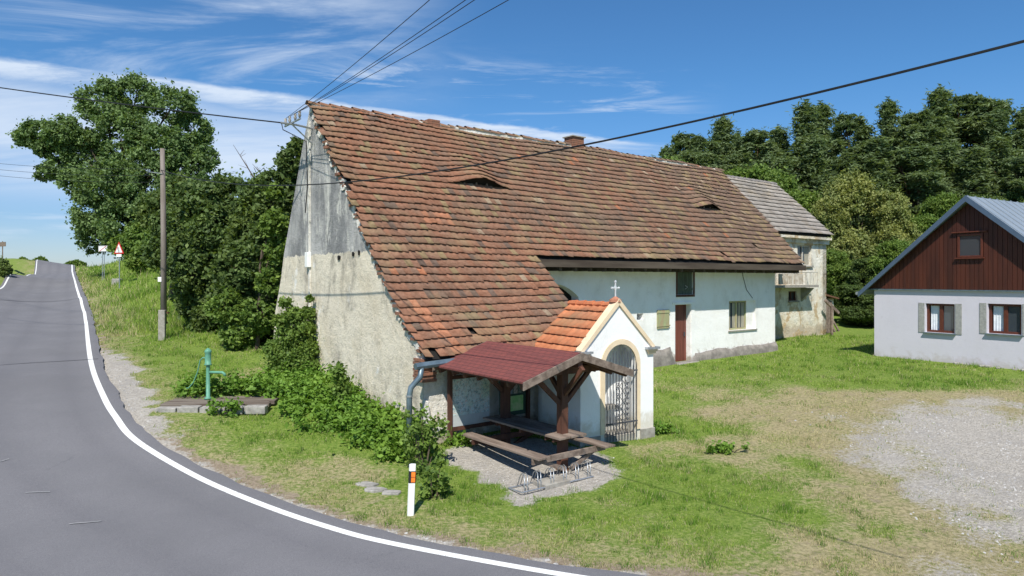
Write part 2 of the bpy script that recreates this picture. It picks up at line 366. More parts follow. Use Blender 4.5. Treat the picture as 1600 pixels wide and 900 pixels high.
def gz(x, y):
    sh = np.shape(x); x = np.ravel(np.asarray(x, float)); y = np.ravel(np.asarray(y, float))
    xc = np.clip(x, -115, 95); yc = np.clip(y, -25, 160); z = np.zeros(x.shape) + _w[_n] + _w[_n + 1] * xc + _w[_n + 2] * yc
    for i in range(_n): z += _w[i] * _phi((xc - ctl[i, 0]) ** 2 + (yc - ctl[i, 1]) ** 2)
    far = sstep(np.hypot(x, y), 120, 190); z = z * (1 - far) + 3.4 * far
    return z.reshape(sh) if sh else float(z[0])
def inpoly(x, y, poly):
    x = np.asarray(x); y = np.asarray(y); c = np.zeros(x.shape, bool); n = len(poly)
    for i in range(n):
        x1, y1 = poly[i]; x2, y2 = poly[(i + 1) % n]
        with np.errstate(divide='ignore', invalid='ignore'):
            c ^= ((y1 > y) != (y2 > y)) & (x < (x2 - x1) * (y - y1) / (y2 - y1) + x1)
    return c
def pdist(x, y, poly):
    """signed distance to polygon, positive inside"""
    x = np.asarray(x, float); y = np.asarray(y, float); d = np.full(x.shape, 1e9); n = len(poly)
    for i in range(n):
        a = np.array(poly[i]); b = np.array(poly[(i + 1) % n]); ab = b - a
        t = np.clip(((x - a[0]) * ab[0] + (y - a[1]) * ab[1]) / (ab @ ab), 0, 1)
        d = np.minimum(d, np.hypot(x - a[0] - t * ab[0], y - a[1] - t * ab[1]))
    return np.where(inpoly(x, y, poly), d, -d)
YARD = [(8.7, 17.2), (10.4, 18.0), (12.8, 18.1), (16, 17.0), (30, 14), (30, 3), (7, 5), (6.6, 8.6), (7.6, 11.2), (7.9, 14.2)]
PAD = [(-1.75, 14.75), (.25, 11.95), (1.0, 12.25), (2.35, 13.35), (2.3, 14.6), (1.4, 15.6), (-.4, 16.2)]
def masks(x, y):
    rd = rdist(x, y)
    n = fbm(x, y, .55, 3) - .5; nf = fbm(x, y, 2.2, 9) - .5
    yd = pdist(x, y, YARD)
    grav = sstep(yd + n * 3.4 + nf * 2.2, -2.0, 2.2)
    shoulder = sstep(-rd + nf * .9 + n * .8, .95, .5) * sstep(y, 13.5, 16) * sstep(y, 27, 22) * (rd < .3)
    shoulder = np.maximum(shoulder, sstep(-rd + nf * .3, .22, .08) * (rd < .3))
    pad = sstep(pdist(x, y, PAD) + nf * .8, -.12, .3)
    dirt = np.maximum(sstep(yd + n * 3.4 + nf * 1.5, -1.5, .1) * .8 * (1 - grav), sstep(-rd + nf * .8, .75, .15) * .9 * (rd < .2))
    dry = sstep(yd + n * 7 + nf * 2, -5.2, -.6) * .85
    dry = np.maximum(dry, sstep(fbm(x, y, .45, 21, 4), .44, .66) * .7 * sstep(y, 25, 19))
    dry = np.maximum(dry, sstep(-rd + nf, 2.6, .3) * .6)
    lush = sstep(y - .35 * x, 13.2, 16.5) * (x > 6)
    dry = dry * (1 - lush * sstep(pdist(x, y, [(9, 20.2), (14, 19.6), (22, 15), (40, 10), (40, 60), (9, 60)]), -.4, .6))
    bank = sstep(x, -9, -13) * sstep(-rd, 1.5, 3)
    dry = dry * (1 - .7 * bank) * (1 - .6 * sstep(rd, 4, 7))
    return dict(rd=rd, gravel=np.maximum(np.maximum(grav, shoulder), pad), dirt=dirt, dry=dry, pad=pad, bank=bank)
def axis(segs):
    out = []
    for a, b, n in segs: out += list(np.linspace(a, b, n, endpoint=False))
    return np.array(out + [segs[-1][1]])
gx = axis([(-1200, -300, 8), (-300, -120, 12), (-120, -40, 50), (-40, -18, 44), (-18, 16, 150), (16, 40, 30), (40, 120, 24), (120, 300, 10), (300, 1200, 8)])
gy = axis([(-200, -20, 6), (-20, 6, 14), (6, 32, 120), (32, 60, 46), (60, 160, 56), (160, 320, 10), (320, 1500, 8)])
GX, GY = np.meshgrid(gx, gy, indexing='ij'); mk = masks(GX, GY)
GZ = gz(GX, GY); inside = mk['rd'] > 0; RWk = RW * rk(GY); ins2 = mk['rd'] < RWk
GZ = GZ - .12 * sstep(mk['rd'], 0, .35) * sstep(RWk - mk['rd'], 0, .35) * inside * ins2
GZ = GZ + (fbm(GX, GY, 1.2, 5) - .5) * .05 * (1 - mk['gravel']) * sstep(-mk['rd'], .0, 1.)
nx, ny = GX.shape; idx = np.arange(nx * ny).reshape(nx, ny)
Fq = np.stack([idx[:-1, :-1], idx[1:, :-1], idx[1:, 1:], idx[:-1, 1:]], -1).reshape(-1, 4)
t = newmat('meadow_ground'); g_ = t.attr('gravel').outputs['Fac']; d_ = t.attr('dry').outputs['Fac']; e_ = t.attr('dirt').outputs['Fac']
nA = t.noise(t.oc, 1.7, 8, .7); nB = t.noise(t.oc, 14, 6, .7); nC = t.noise(t.oc, 60, 4, .7)
green = t.mix(t.ss(nB, .35, .65), (.1, .17, .025), (.21, .27, .06))
straw = t.mix(t.ss(nB, .35, .65), (.23, .195, .11), (.39, .335, .19))
c = t.mix(t.ss(t.math('ADD', d_, t.math('ADD', t.math('MULTIPLY', t.math('SUBTRACT', nA, .5), 1.1), t.math('MULTIPLY', t.math('SUBTRACT', nB, .5), 1.6))), .2, .9), green, straw)
soil = t.mix(t.ss(nB, .3, .7), (.2, .155, .11), (.34, .28, .205)); c = t.mix(t.math('MULTIPLY', t.ss(t.noise(t.oc, 3.2, 7, .7), .54, .66, 0., .75), d_), c, soil)
c = t.mix(t.ss(t.math('ADD', e_, t.math('MULTIPLY', t.math('SUBTRACT', nB, .5), 1.1)), .45, .75), c, soil)
vo = t.n.new('ShaderNodeTexVoronoi'); t.inp(vo, 'Vector', t.oc); vo.inputs['Scale'].default_value = 26
vsep = t.n.new('ShaderNodeSeparateXYZ'); t.l.new(vo.outputs['Color'], vsep.inputs[0])
stn = t.mix(vsep.outputs[0], (.3, .275, .24), (.47, .435, .385)); stn = t.mix(t.ss(nA, .45, .68, 0., .75), stn, t.mix(t.ss(nC, .3, .7), (.27, .25, .23), (.36, .34, .31)))
c = t.mix(t.ss(t.math('ADD', g_, t.math('ADD', t.math('MULTIPLY', t.math('SUBTRACT', nB, .5), 1.3), t.math('MULTIPLY', t.math('SUBTRACT', nA, .5), .8))), .35, .75), c, stn)
t.inp(t.bs, 'Base Color', c); t.bs.inputs['Roughness'].default_value = .95; t.bs.inputs['Specular IOR Level'].default_value = .1
bump(t, t.math('ADD', t.math('MULTIPLY', nB, 1.5), t.math('ADD', nC, t.math('MULTIPLY', vo.outputs['Distance'], g_))), .7, .03)
M['ground'] = t.m
ground = mesh_np('ground', np.stack([GX, GY, GZ], -1).reshape(-1, 3), Fq, M['ground'], smooth=True); mark(ground, kind='structure')
for k in ('gravel', 'dry', 'dirt'):
    a = ground.data.attributes.new(k, 'FLOAT', 'POINT'); a.data.foreach_set('value', mk[k].astype(np.float32).ravel())

# road with its white edge line
t = newmat('asphalt'); nA = t.noise(t.oc, .5, 6, .6); nB = t.noise(t.oc, 7, 6, .7); nC = t.noise(t.oc, 110, 3, .8)
c = t.mix(t.ss(nC, .3, .7), (.115, .113, .123), (.225, .22, .23)); c = t.mix(t.attr('lane').outputs['Fac'], c, t.mix(1., c, (.74, .74, .76), 'MULTIPLY'))
vc = t.n.new('ShaderNodeTexVoronoi'); vc.feature = 'DISTANCE_TO_EDGE'; t.inp(vc, 'Vector', t.map(t.oc, (1, 1, 1))); vc.inputs['Scale'].default_value = .16; ck = t.math('ADD', vc.outputs['Distance'], t.math('MULTIPLY', t.math('SUBTRACT', nB, .5), .05)); c = t.mix(t.math('MULTIPLY', t.ss(ck, .003, .0), t.ss(nA, .5, .6, 0., .25)), c, (.07, .07, .075)); ag = t.noise(t.oc, 32, 3, .8); c = t.mix(t.ss(ag, .56, .7, 0., .3), c, (.3, .29, .29)); c = t.mix(t.ss(ag, .44, .3, 0., .35), c, (.07, .07, .075))
c = t.mix(t.ss(t.noise(t.oc, .22, 4, .5), .55, .6, 0., .22), c, (.13, .128, .135)); c = t.mix(t.ss(nA, .35, .7, 0., .35), c, (.12, .12, .128)); c = t.mix(t.ss(nB, .5, .8, 0., .3), c, (.2, .195, .19))
t.inp(t.bs, 'Base Color', c); t.bs.inputs['Roughness'].default_value = .85; t.bs.inputs['Specular IOR Level'].default_value = .25; bump(t, nC, .5, .006); M['asphalt'] = t.m
def strip(name, o0, o1, lift, mat, i0=0, i1=None, n=2, jag=0, parent=None):
    i1 = len(EL) if i1 is None else i1; V = []; m = i1 - i0
    offs = np.linspace(o0, o1, n)
    for i in range(i0, i1):
        for k, f in enumerate(offs):
            jj = jag * (fbm(EL[i, 0], EL[i, 1], 1.3, 4) - .5) if k == 0 else 0
            f = f * float(rk(EL[i, 1])) if o1 > 1 else f
            x = EL[i, 0] + LN[i, 0] * (f + jj); y = EL[i, 1] + LN[i, 1] * (f + jj)
            dd = math.hypot(x, y)
            V.append((x, y, None, dd))
    X = np.array([v[0] for v in V]); Y = np.array([v[1] for v in V]); D = np.array([v[3] for v in V])
    Z = gz(X, Y) + .02 + .0015 * D + lift * (1 + D * .02)
    I = np.arange(m * n).reshape(m, n); Fc = np.stack([I[:-1, :-1], I[1:, :-1], I[1:, 1:], I[:-1, 1:]], -1).reshape(-1, 4)
    o = mesh_np(name, np.stack([X, Y, Z], -1), Fc, mat, parent, smooth=True); return o
rd_ = mark(strip('road', -.02, RW, 0, M['asphalt'], n=25, jag=.2), kind='structure')
_o = np.tile(np.linspace(-.02, RW, 25), len(EL)); _l = np.exp(-((_o - 1.0) / .28) ** 2) + np.exp(-((_o - 2.5) / .28) ** 2) + np.exp(-((_o - 3.9) / .28) ** 2) + np.exp(-((_o - 5.3) / .28) ** 2) + 1.1 * np.exp(-((_o + .02) / .22) ** 2)
_at = rd_.data.attributes.new('lane', 'FLOAT', 'POINT'); _at.data.foreach_set('value', (_l * .45).astype(np.float32))
t = newmat('worn_line_paint'); nn = t.noise(t.oc, 30, 6, .75); n2_ = t.noise(t.oc, 2.5, 5, .7)
t.inp(t.bs, 'Base Color', t.mix(t.math('MULTIPLY', t.ss(nn, .50, .64), t.ss(n2_, .35, .6, .25, .85)), (.78, .78, .76), (.3, .3, .3))); t.bs.inputs['Roughness'].default_value = .7; M['line'] = t.m
mark(strip('road_line', .25, .39, .004, M['line'], n=2), kind='structure')
mark(strip('far_road_line', RW - .3, RW - .18, .004, M['line'], n=2), kind='structure')
M['tar'] = simple('tar_seam', (.045, .045, .05), (.06, .06, .065), 4, .7, .1)
def seam(name, p, q, w_, mat):
    p = np.array(p, float); q = np.array(q, float); n = 24; d = (q - p) / np.linalg.norm(q - p); nn = np.array((-d[1], d[0])) * w_ / 2; V = []
    for k in range(n + 1):
        c = p + (q - p) * k / n + nn * (fbm(k * .7, p[1], 1, 3) - .5) * 2
        for sgn in (-1, 1):
            x, y = c + nn * sgn; D = math.hypot(x, y); V.append((x, y, gz(x, y) + .02 + .0015 * D + .012 + .004 * D * .02))
    I = np.arange(2 * (n + 1)).reshape(-1, 2); Fc = np.stack([I[:-1, 0], I[1:, 0], I[1:, 1], I[:-1, 1]], -1)
    return mark(mesh_np(name, V, Fc, mat), kind='structure')
def edgept(i, off): return EL[i, :2] + LN[i] * off
def nearest(px, py):
    best = None
    for i in range(len(EL)):
        x, y, z = EL[i]; sx = CX + F * x / max(y, .1); sy = HY - F * (z - HC) / max(y, .1); d = (sx - px) ** 2 + (sy - py) ** 2
        if best is None or d < best[0]: best = (d, i)
    return best[1]
i1 = nearest(128, 468); i2 = nearest(148, 565)
seam('road_joint', edgept(i1, .1), edgept(i1, RW - .1), .12, M['tar'])
seam('road_joint', edgept(i2, .1), edgept(i2, RW - .4), .05, M['tar'])
M['scuff'] = simple('pale_scuff', (.36, .35, .35), (.26, .26, .26), 20, .8, 0)
for a_, b_ in (((40, 806), (78, 802)), ((108, 841), (158, 834)), ((0, 772), (14, 768))):
    A = 4.0 * F / (a_[1] - HY); B = 4.0 * F / (b_[1] - HY)
    seam('road_scuff', ((a_[0] - CX) / F * A, A), ((b_[0] - CX) / F * B, B), .025, M['scuff'])

# ------------------------------------------------------------------ leaves and blades
def leafmesh(name, clumps, per, size, mat, parent, flat=.35, up=.4, seed=0, shell=.55, elong=1.6):
    """clumps: array of x,y,z,r ; leaves are small folded rhombs through each clump"""
    rg = np.random.default_rng(seed); C = np.asarray(clumps, float); w_ = C[:, 3] ** 2; n = int(per * len(C))
    k = rg.choice(len(C), n, p=w_ / w_.sum())
    d = rg.normal(size=(n, 3)); d /= np.linalg.norm(d, axis=1)[:, None]
    rr = shell + (1 - shell) * rg.random(n); rr *= np.where(rg.random(n) < .12, 1.2, 1)
    d2 = d.copy(); d2[:, 2] *= 1 - flat * .5
    loose = rg.random(n) < .3
    P = C[k, :3] + d2 * (C[k, 3] * rr)[:, None] + rg.normal(size=(n, 3)) * (C[k, 3] * np.where(loose, .75, .12))[:, None]
    N = d * .55 + rg.normal(size=(n, 3)) * .7; N[:, 2] += up; N /= np.linalg.norm(N, axis=1)[:, None]
    T = np.cross(N, rg.normal(size=(n, 3))); T /= np.linalg.norm(T, axis=1)[:, None]; B = np.cross(N, T)
    s = size * (.55 + .9 * rg.random(n))[:, None]
    V = np.empty((n, 4, 3)); V[:, 0] = P - T * s * .5 * elong; V[:, 1] = P + B * s * .5 - T * s * .1 + N * s * .12; V[:, 2] = P + T * s * .5 * elong; V[:, 3] = P - B * s * .5 - T * s * .1 + N * s * .12
    ctint = rg.random(len(C)); tint = np.clip(.28 + .35 * (ctint[k] - .5) + .5 * (rg.random(n) - .35), 0, 1)
    return mesh_np(name, V.reshape(-1, 3), np.arange(n * 4).reshape(n, 4), mat, parent, tint=tint)
def subclumps(lobes, n, seed, rs=.36):
    rg = np.random.default_rng(seed); out = []
    for x, y, z, r in lobes:
        for i in range(n):
            d = rg.normal(size=3); d /= np.linalg.norm(d); q = .72 + .3 * rg.random()
            out.append((x + d[0] * r * q, y + d[1] * r * q, z + d[2] * r * q * .9, r * rs * (.6 + .75 * rg.random())))
    return out
def limb_tree(mb, base, top_r, lobes, seed=0, n=7):
    rg = random.Random(seed); b = Vector(base); cx = sum(l[0] for l in lobes) / len(lobes); cy = sum(l[1] for l in lobes) / len(lobes); zt = max(l[2] for l in lobes); zm = min(l[2] for l in lobes)
    top = Vector((cx, cy, zm + (zt - zm) * .6)); pts = [b + (top - b) * (k / 6) + Vector((rg.uniform(-1, 1), rg.uniform(-1, 1), 0)) * top_r * .5 * (k > 0) for k in range(7)]
    mb.tube(pts, [top_r * (1.25 - k * .16) for k in range(7)], n)
    for l in lobes:
        h = min(max((l[2] - b.z) / max(top.z - b.z, .1) * .62, .15), .9); k = int(h * 6); st = pts[k]; e = Vector(l[:3]); m = st.lerp(e, .5) + Vector((0, 0, -.08 * (e - st).length)); r0 = top_r * (.62 - .08 * k / 2)
        mb.tube([st, st.lerp(m, .5), m, m.lerp(e, .5) + Vector((0, 0, .02)), e], [r0 * .8, r0 * .62, r0 * .45, r0 * .3, r0 * .12], 6)
        for j in range(3):
            q = e + Vector((rg.uniform(-1, 1), rg.uniform(-1, 1), rg.uniform(-.3, 1))) * l[3] * .8
            mb.tube([m.lerp(e, .5), q], [r0 * .22, r0 * .05], 5)
def tree(name, label, cat, base, lobes, per, size, mat, trunk_r, seed, nsub=16, group=None, rs=.36, up=.4, bark=None, trunkname='trunk', crownname='crown'):
    b = Vector(base); o = thing(name, label, cat, b, 0, group); L = [(x - b.x, y - b.y, z - b.z, r) for x, y, z, r in lobes]
    mb = MB(); limb_tree(mb, (0, 0, -.3), trunk_r, L, seed); mb.build(trunkname, bark or M['bark'], o, smooth=True)
    leafmesh(crownname, subclumps(L, nsub, seed, rs), per, size, mat, o, seed=seed, up=up)
    return o
def copy_tree(o, parent=None):
    c = o.copy(); COL.objects.link(c)
    if parent: c.parent = parent
    for ch in list(o.children): copy_tree(ch, c)
    return c
FS = .26                                          # the front wall stands back under a deep eave
ORD = ['leftmost', 'second', 'third', 'fourth', 'fifth', 'sixth', 'seventh', 'eighth', 'ninth', 'tenth', 'eleventh', 'twelfth', 'thirteenth', 'fourteenth', 'fifteenth', 'sixteenth', 'seventeenth', 'eighteenth', 'nineteenth', 'twentieth', 'twenty-first', 'twenty-second']
# ------------------------------------------------------------------ walls and roofs
def wall_holes(name, mat, parent, x0, x1, zb, zt, holes, y=0., depth=.3, nseg=1):
    """upright wall in the local plane y, with rectangular openings and their reveals"""
    xs = sorted(set([x0, x1] + [h[0] for h in holes] + [h[1] for h in holes])); zs = sorted(set([zb, zt] + [h[2] for h in holes] + [h[3] for h in holes]))
    mb = MB()
    for i in range(len(xs) - 1):
        for j in range(len(zs) - 1):
            cx = (xs[i] + xs[i + 1]) / 2; cz = (zs[j] + zs[j + 1]) / 2
            if any(h[0] < cx < h[1] and h[2] < cz < h[3] for h in holes): continue
            mb.poly([(xs[i], y, zs[j]), (xs[i + 1], y, zs[j]), (xs[i + 1], y, zs[j + 1]), (xs[i], y, zs[j + 1])])
    for a, b, c, d in holes:
        for q in ([(a, c), (b, c)], [(b, c), (b, d)], [(b, d), (a, d)], [(a, d), (a, c)]):
            (xa, za), (xb, zb_) = q; mb.poly([(xa, y, za), (xa, y + depth, za), (xb, y + depth, zb_), (xb, y, zb_)])
    mb.poly([(x0, y + depth + .05, zb), (x0, y + depth + .05, zt), (x0, y, zt), (x0, y, zb)]); mb.poly([(x1, y, zb), (x1, y, zt), (x1, y + depth + .05, zt), (x1, y + depth + .05, zb)])
    return mb.build(name, mat, parent)
def prof_fn(prof):
    P = np.array(prof, float); seg = np.hypot(*np.diff(P, axis=0).T); A = np.concatenate([[0], np.cumsum(seg)])
    def f(a):
        a = np.clip(a, -.3, A[-1] + .3)
        s = np.interp(a, A, P[:, 0]); z = np.interp(a, A, P[:, 1])
        k = int(np.clip(np.searchsorted(A, a) - 1, 0, len(seg) - 1)); d = (P[k + 1] - P[k]) / seg[k]
        if a < 0: s += d[0] * a; z += d[1] * a
        if a > A[-1]: s += d[0] * (a - A[-1]); z += d[1] * (a - A[-1])
        return s, z, d
    return f, A[-1]
def tiles(name, mat, parent, prof, trange, colour, tw=.19, ex=.27, ln=.345, roll=.015, seed=1, wob=.1, bumpf=None, missing=None, sgn=1, jit=1.):
    """clay tiles laid course by course: each a pan with a raised roll and a thick lower edge"""
    rg = random.Random(seed); f, total = prof_fn(prof); V = []; Fc = []; Cc = []
    hs = [(0, 0.), (.34, .0), (.62, roll * .35), (.84, roll), (1.02, roll * .72)]
    nC = int(total / ex) + 1
    for k in range(nC):
        a = k * ex; ta, tb = trange(a + .05); n = max(1, int(round((tb - ta) / tw))); w_ = (tb - ta) / n; off = 0
        for i in range(n):
            if missing and missing(ta + i * w_, a, rg): continue
            t0 = ta + i * w_; slip = rg.gauss(0, .011) * jit + (.05 * rg.random() if rg.random() < .02 * jit else 0); rot = rg.gauss(0, .012) * jit; lift = abs(rg.gauss(0, .007)) * jit
            wv = (vnoise(t0, a, .35, 3) - .5) * .09 * jit
            col = colour(t0, a, rg)
            rows = []
            for e, (da, up) in enumerate(((0, .068 + lift), (ln, .006))):
                row = []
                for x, h in hs:
                    tt = t0 + x * w_; aa = a + da - slip + rot * (x - .5) * 1.5 + wv + (-.035 * x if e == 0 else 0)
                    if e == 1: aa = min(aa, total + .02)
                    s, z, d = f(aa); nrm = (-d[1], d[0])
                    o_ = up + h + (vnoise(tt, aa, .4, 8) - .5) * wob + (vnoise(tt, aa, 1.3, 9) - .5) * wob * .3
                    if bumpf: o_ += bumpf(tt, a, aa)
                    row.append((tt, s + nrm[0] * o_ * sgn, z + nrm[1] * o_ * sgn))
                rows.append(row)
            s, z, d = f(a); dn = (-(-d[1]) * .02 * sgn, -(d[0]) * .02 * sgn)
            low = [(p[0], p[1] + dn[0], p[2] + dn[1]) for p in rows[0]]
            b = len(V); V += low + rows[0] + rows[1]; m = len(hs)
            for q in range(m - 1):
                Fc.append((b + q, b + q + 1, b + m + q + 1, b + m + q)); Cc.append(col)
                Fc.append((b + m + q, b + m + q + 1, b + 2 * m + q + 1, b + 2 * m + q)); Cc.append(col)
            for q in (0, m - 1):
                Fc.append((b + q, b + q, b + m + q, b + 2 * m + q)) if False else None
    return mesh_np(name, V, Fc, mat, parent, colr=np.array(Cc))
def underlay(name, mat, parent, prof, rects, drop=.05, thick=.06, sgn=1):
    mb = MB(); P = prof
    for t0, t1, a, b in rects:
        for k in range(a, b):
            (s0, z0), (s1, z1) = P[k], P[k + 1]; L = math.hypot(s1 - s0, z1 - z0); n = (-(z1 - z0) / L * sgn, (s1 - s0) / L * sgn)
            q = lambda s, z, d: (s - n[0] * d, z - n[1] * d)
            A = q(s0, z0, drop); B = q(s1, z1, drop); C_ = q(s1, z1, drop + thick); D = q(s0, z0, drop + thick)
            mb.hexa([(t0, *D), (t1, *D), (t1, *C_), (t0, *C_), (t0, *A), (t1, *A), (t1, *B), (t0, *B)])
    return mb.build(name, mat, parent)

# ================================================================== THE OLD BARN
barn = thing('old_barn', 'long old whitewashed barn with steep worn red-brown clay tile roof and bare grey gable', 'barn', (O[0], O[1], 0), BR)
T0, T1, TC = -12.62, 7.5, -7.35
PROF = [(-3.08, 2.27), (-1.62, 3.53), (-.60, 4.58), (.5, 5.77), (1.07, 6.42), (3.70, 9.17)]
fprof, ATOT = prof_fn(PROF)
A_MAIN = math.hypot(1.46, 1.26) + math.hypot(1.02, 1.05)
DORM = [(-7.98, 1.45, 1.08, .29), (3.43, 1.55, .86, .25)]
def s2a(s_):
    lo, hi = 0, ATOT
    for _ in range(30):
        m = (lo + hi) / 2
        if fprof(m)[0] < s_: lo = m
        else: hi = m
    return lo
DA = [(t_, round(s2a(s_) / .27) * .27, hw, h) for t_, s_, hw, h in DORM]
def dbump(tt, a, aa):
    o = 0
    for t_, a0, hw, h in DA:
        if a >= a0 - .01:
            x = (tt - t_) / (hw * 1.25)
            if abs(x) < 1:
                o = max(o, h * (.5 + .5 * math.cos(math.pi * x)) ** 1.25 * max(0, 1 - (aa - a0) / 1.75) ** 1.1)
    return o
def barncol(t_, a, rg):
    g = (t_ + 12.6) / 20.
    p = fbm(np.array([t_ * .5]), np.array([a * .8]), .8, 5)[0]
    red = (.285, .138, .085); brown = (.215, .142, .103); dark = (.16, .11, .085); pale = (.36, .27, .19); orange = (.42, .185, .105)
    k = rg.random(); u = min(max(g * 1.15 + (p - .5) * 1.5 + rg.gauss(0, .16) - .02 + (.12 if a > 7.2 else 0), 0), 1)
    c = [red[i] * (1 - u) + brown[i] * u for i in range(3)]
    if k < .03 + .04 * g: c = dark
    elif k < .04 + .055 * g: c = pale
    elif k < .10 + .12 * g: c = (.28, .2, .11)
    if abs(t_ + 10.2) < .55 and abs(a - 4.65) < .32 and rg.random() < .45: c = orange
    if abs(t_ + 11.75 + (a * .28)) < .16 and a < 1.7: c = orange
    if abs(t_ - 0.15) < .5 and abs(a - 2.3) < .2: c = orange
    if k > .994: c = (.42, .17, .09)
    v = rg.uniform(.88, 1.07); return tuple(x * v for x in c)
tiles('roof', M['rooftile'], barn, PROF, lambda a: ((T0 + .05 * math.sin(a * 5.1), TC) if a < A_MAIN - .02 else (T0 + .06 * math.sin(a * 4.3) + .03 * math.sin(a * 13), T1 + .03 * math.sin(a * 7))), barncol, bumpf=dbump,
      missing=lambda t_, a, rg: (T0 + .25 > t_ and rg.random() < .05) or rg.random() < .0012, wob=.13)
underlay('roof_battens', M['dark'], barn, PROF, [(T0 + .12, TC - .05, 0, 2), (T0 + .12, T1 - .05, 2, 5)])
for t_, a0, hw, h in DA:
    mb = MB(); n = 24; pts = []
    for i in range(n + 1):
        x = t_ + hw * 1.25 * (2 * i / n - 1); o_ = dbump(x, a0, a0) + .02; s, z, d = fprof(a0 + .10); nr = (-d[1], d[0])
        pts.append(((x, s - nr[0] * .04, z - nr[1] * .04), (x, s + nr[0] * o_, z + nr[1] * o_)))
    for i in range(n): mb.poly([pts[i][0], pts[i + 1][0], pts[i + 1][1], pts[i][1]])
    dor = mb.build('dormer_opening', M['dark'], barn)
    for q in (-.55, -.1, .3): s, z, d = fprof(a0 + .02); MB().box(t_ + q - .03, t_ + q + .03, s - .02, s + .05, z - .02, z + .2 * (1 - abs(q))).build('brace', M['greywood'], dor)
# rear slope (steep), ridge capping
PROF2 = [(6.02, 4.72), (3.74, 9.12)]
tiles('rear_roof', M['rooftile'], barn, PROF2, lambda a: (T0 + .4, T1), barncol, sgn=-1, seed=5, wob=.04)
underlay('rear_battens', M['dark'], barn, PROF2, [(T0 + .45, T1 - .05, 0, 1)], sgn=-1)
V = []; Fc = []; Cc = []; rg = random.Random(4); x = T0 - .02
while x < T1:
    L = .36; zj = rg.gauss(0, .012) + (vnoise(x, 3.7, .4, 8) - .5) * .1; rj = rg.gauss(0, .02); b = len(V); c = barncol(x, 8, rg); nA = 7
    for e in (0, 1):
        for q in range(nA):
            th = math.pi * (q / (nA - 1)) ; r_ = .125 - .02 * e
            V.append((x + L * 1.06 * e, 3.72 + math.cos(th) * r_ + rj * e, 9.19 + zj + math.sin(th) * r_ * .85 - .02 * e))
    for q in range(nA - 1): Fc.append((b + q, b + q + 1, b + nA + q + 1, b + nA + q)); Cc.append(c)
    x += L * rg.uniform(.93, 1.02)
mesh_np('ridge_tiles', V, Fc, M['rooftile'], barn, colr=np.array(Cc)); MB().box(T0 + .1, T1 - .05, 3.63, 3.81, 8.95, 9.2).build('ridge_mortar', M['lowwall'], barn)
# gable wall: outline with the worn edge under the verge
out = [(-2.85, -.6), (-2.85, 2.28)]
A = 0.25
while A < ATOT - .1:
    s, z, d = fprof(A); j = random.uniform(-.035, .05); out.append((s + d[1] * (.06 + j), z - d[0] * (.07 + j))); A += .22
out += [(3.70, 9.12), (3.85, 9.08), (4.45, 7.99), (5.2, 6.49), (6.08, 4.78), (6.35, 4.0), (6.91, 2.9), (7.15, 1.6), (7.3, -.6)]
gab = MB(); gab.prism([(-12.5, s, z) for s, z in out], (.42, 0, 0)); gw = gab.build('gable_wall', M['gable'], barn)
mb = MB()
for k in range(9): z0 = -.3 + k * 1.0; mb.box(-12.535 + .004 * (k % 2), -12.5, 3.76 + .01 * (k % 3), 3.88, z0, z0 + 1.0)
mb.build('pilaster_strip', M['lowwall'], barn)
mb = MB()
for s_, z_, w_, h_ in ((1.75, 4.6, .14, .07), (.82, 4.67, .1, .06), (.45, 4.70, .08, .07)):
    MB().prism([(-12.53, s_ - w_, z_ - h_), (-12.53, s_ - .02, z_ - h_ * 1.2), (-12.53, s_, z_ + .02), (-12.53, s_ - w_ * .5, z_ + .05), (-12.53, s_ - w_ * 1.2, z_ + .01)], (.08, 0, 0)).build('putlog_hole', M['dark'], barn)
mb = MB(); rg = random.Random(3)
A = .35
while A < ATOT - .6:
    s, z, d = fprof(A); lo = .1
    if rg.random() < .72:
        q = rg.uniform(.08, .16); w_ = rg.uniform(.05, .13); mb.box(-12.53 - rg.uniform(0, .05), -12.44, s + d[1] * q - w_, s + d[1] * q + w_, z - d[0] * q - rg.uniform(.02, .045), z - d[0] * q + .03)
    A += rg.uniform(.07, .2)
mb.build('verge_bricks', M['brick'], barn)
mb = MB(); A = .3
while A < ATOT - .4:
    s, z, d = fprof(A); q = rg.uniform(.1, .2); r_ = rg.uniform(.04, .11); x = -12.5 - rg.uniform(.0, .03)
    cs = s + d[1] * q; cz = z - d[0] * q; n_ = 7; ring = [(x - .02, cs + math.cos(k * 6.28 / n_) * r_ * rg.uniform(.6, 1.5), cz + math.sin(k * 6.28 / n_) * r_ * rg.uniform(.6, 1.4)) for k in range(n_)]
    mb.prism(ring, (.06, 0, 0)); A += rg.uniform(.1, .26)
mb.build('broken_render_edge', M['lowwall'], barn)
mb = MB()
for k in range(7):
    for q in range(2): mb.box(-12.56, -12.2, -2.93 + .22 * q + .03 * (k % 2), -2.73 + .22 * q + .03 * (k % 2), 1.72 + k * .075, 1.78 + k * .075)
mb.build('corner_bricks', M['brick'], barn)
mb = MB(); mb.box(-12.62, -12.5, 3.72, 3.94, 4.35, 4.8); mb.build('meter_box', M['whitepaint'], barn, bevel=.01)
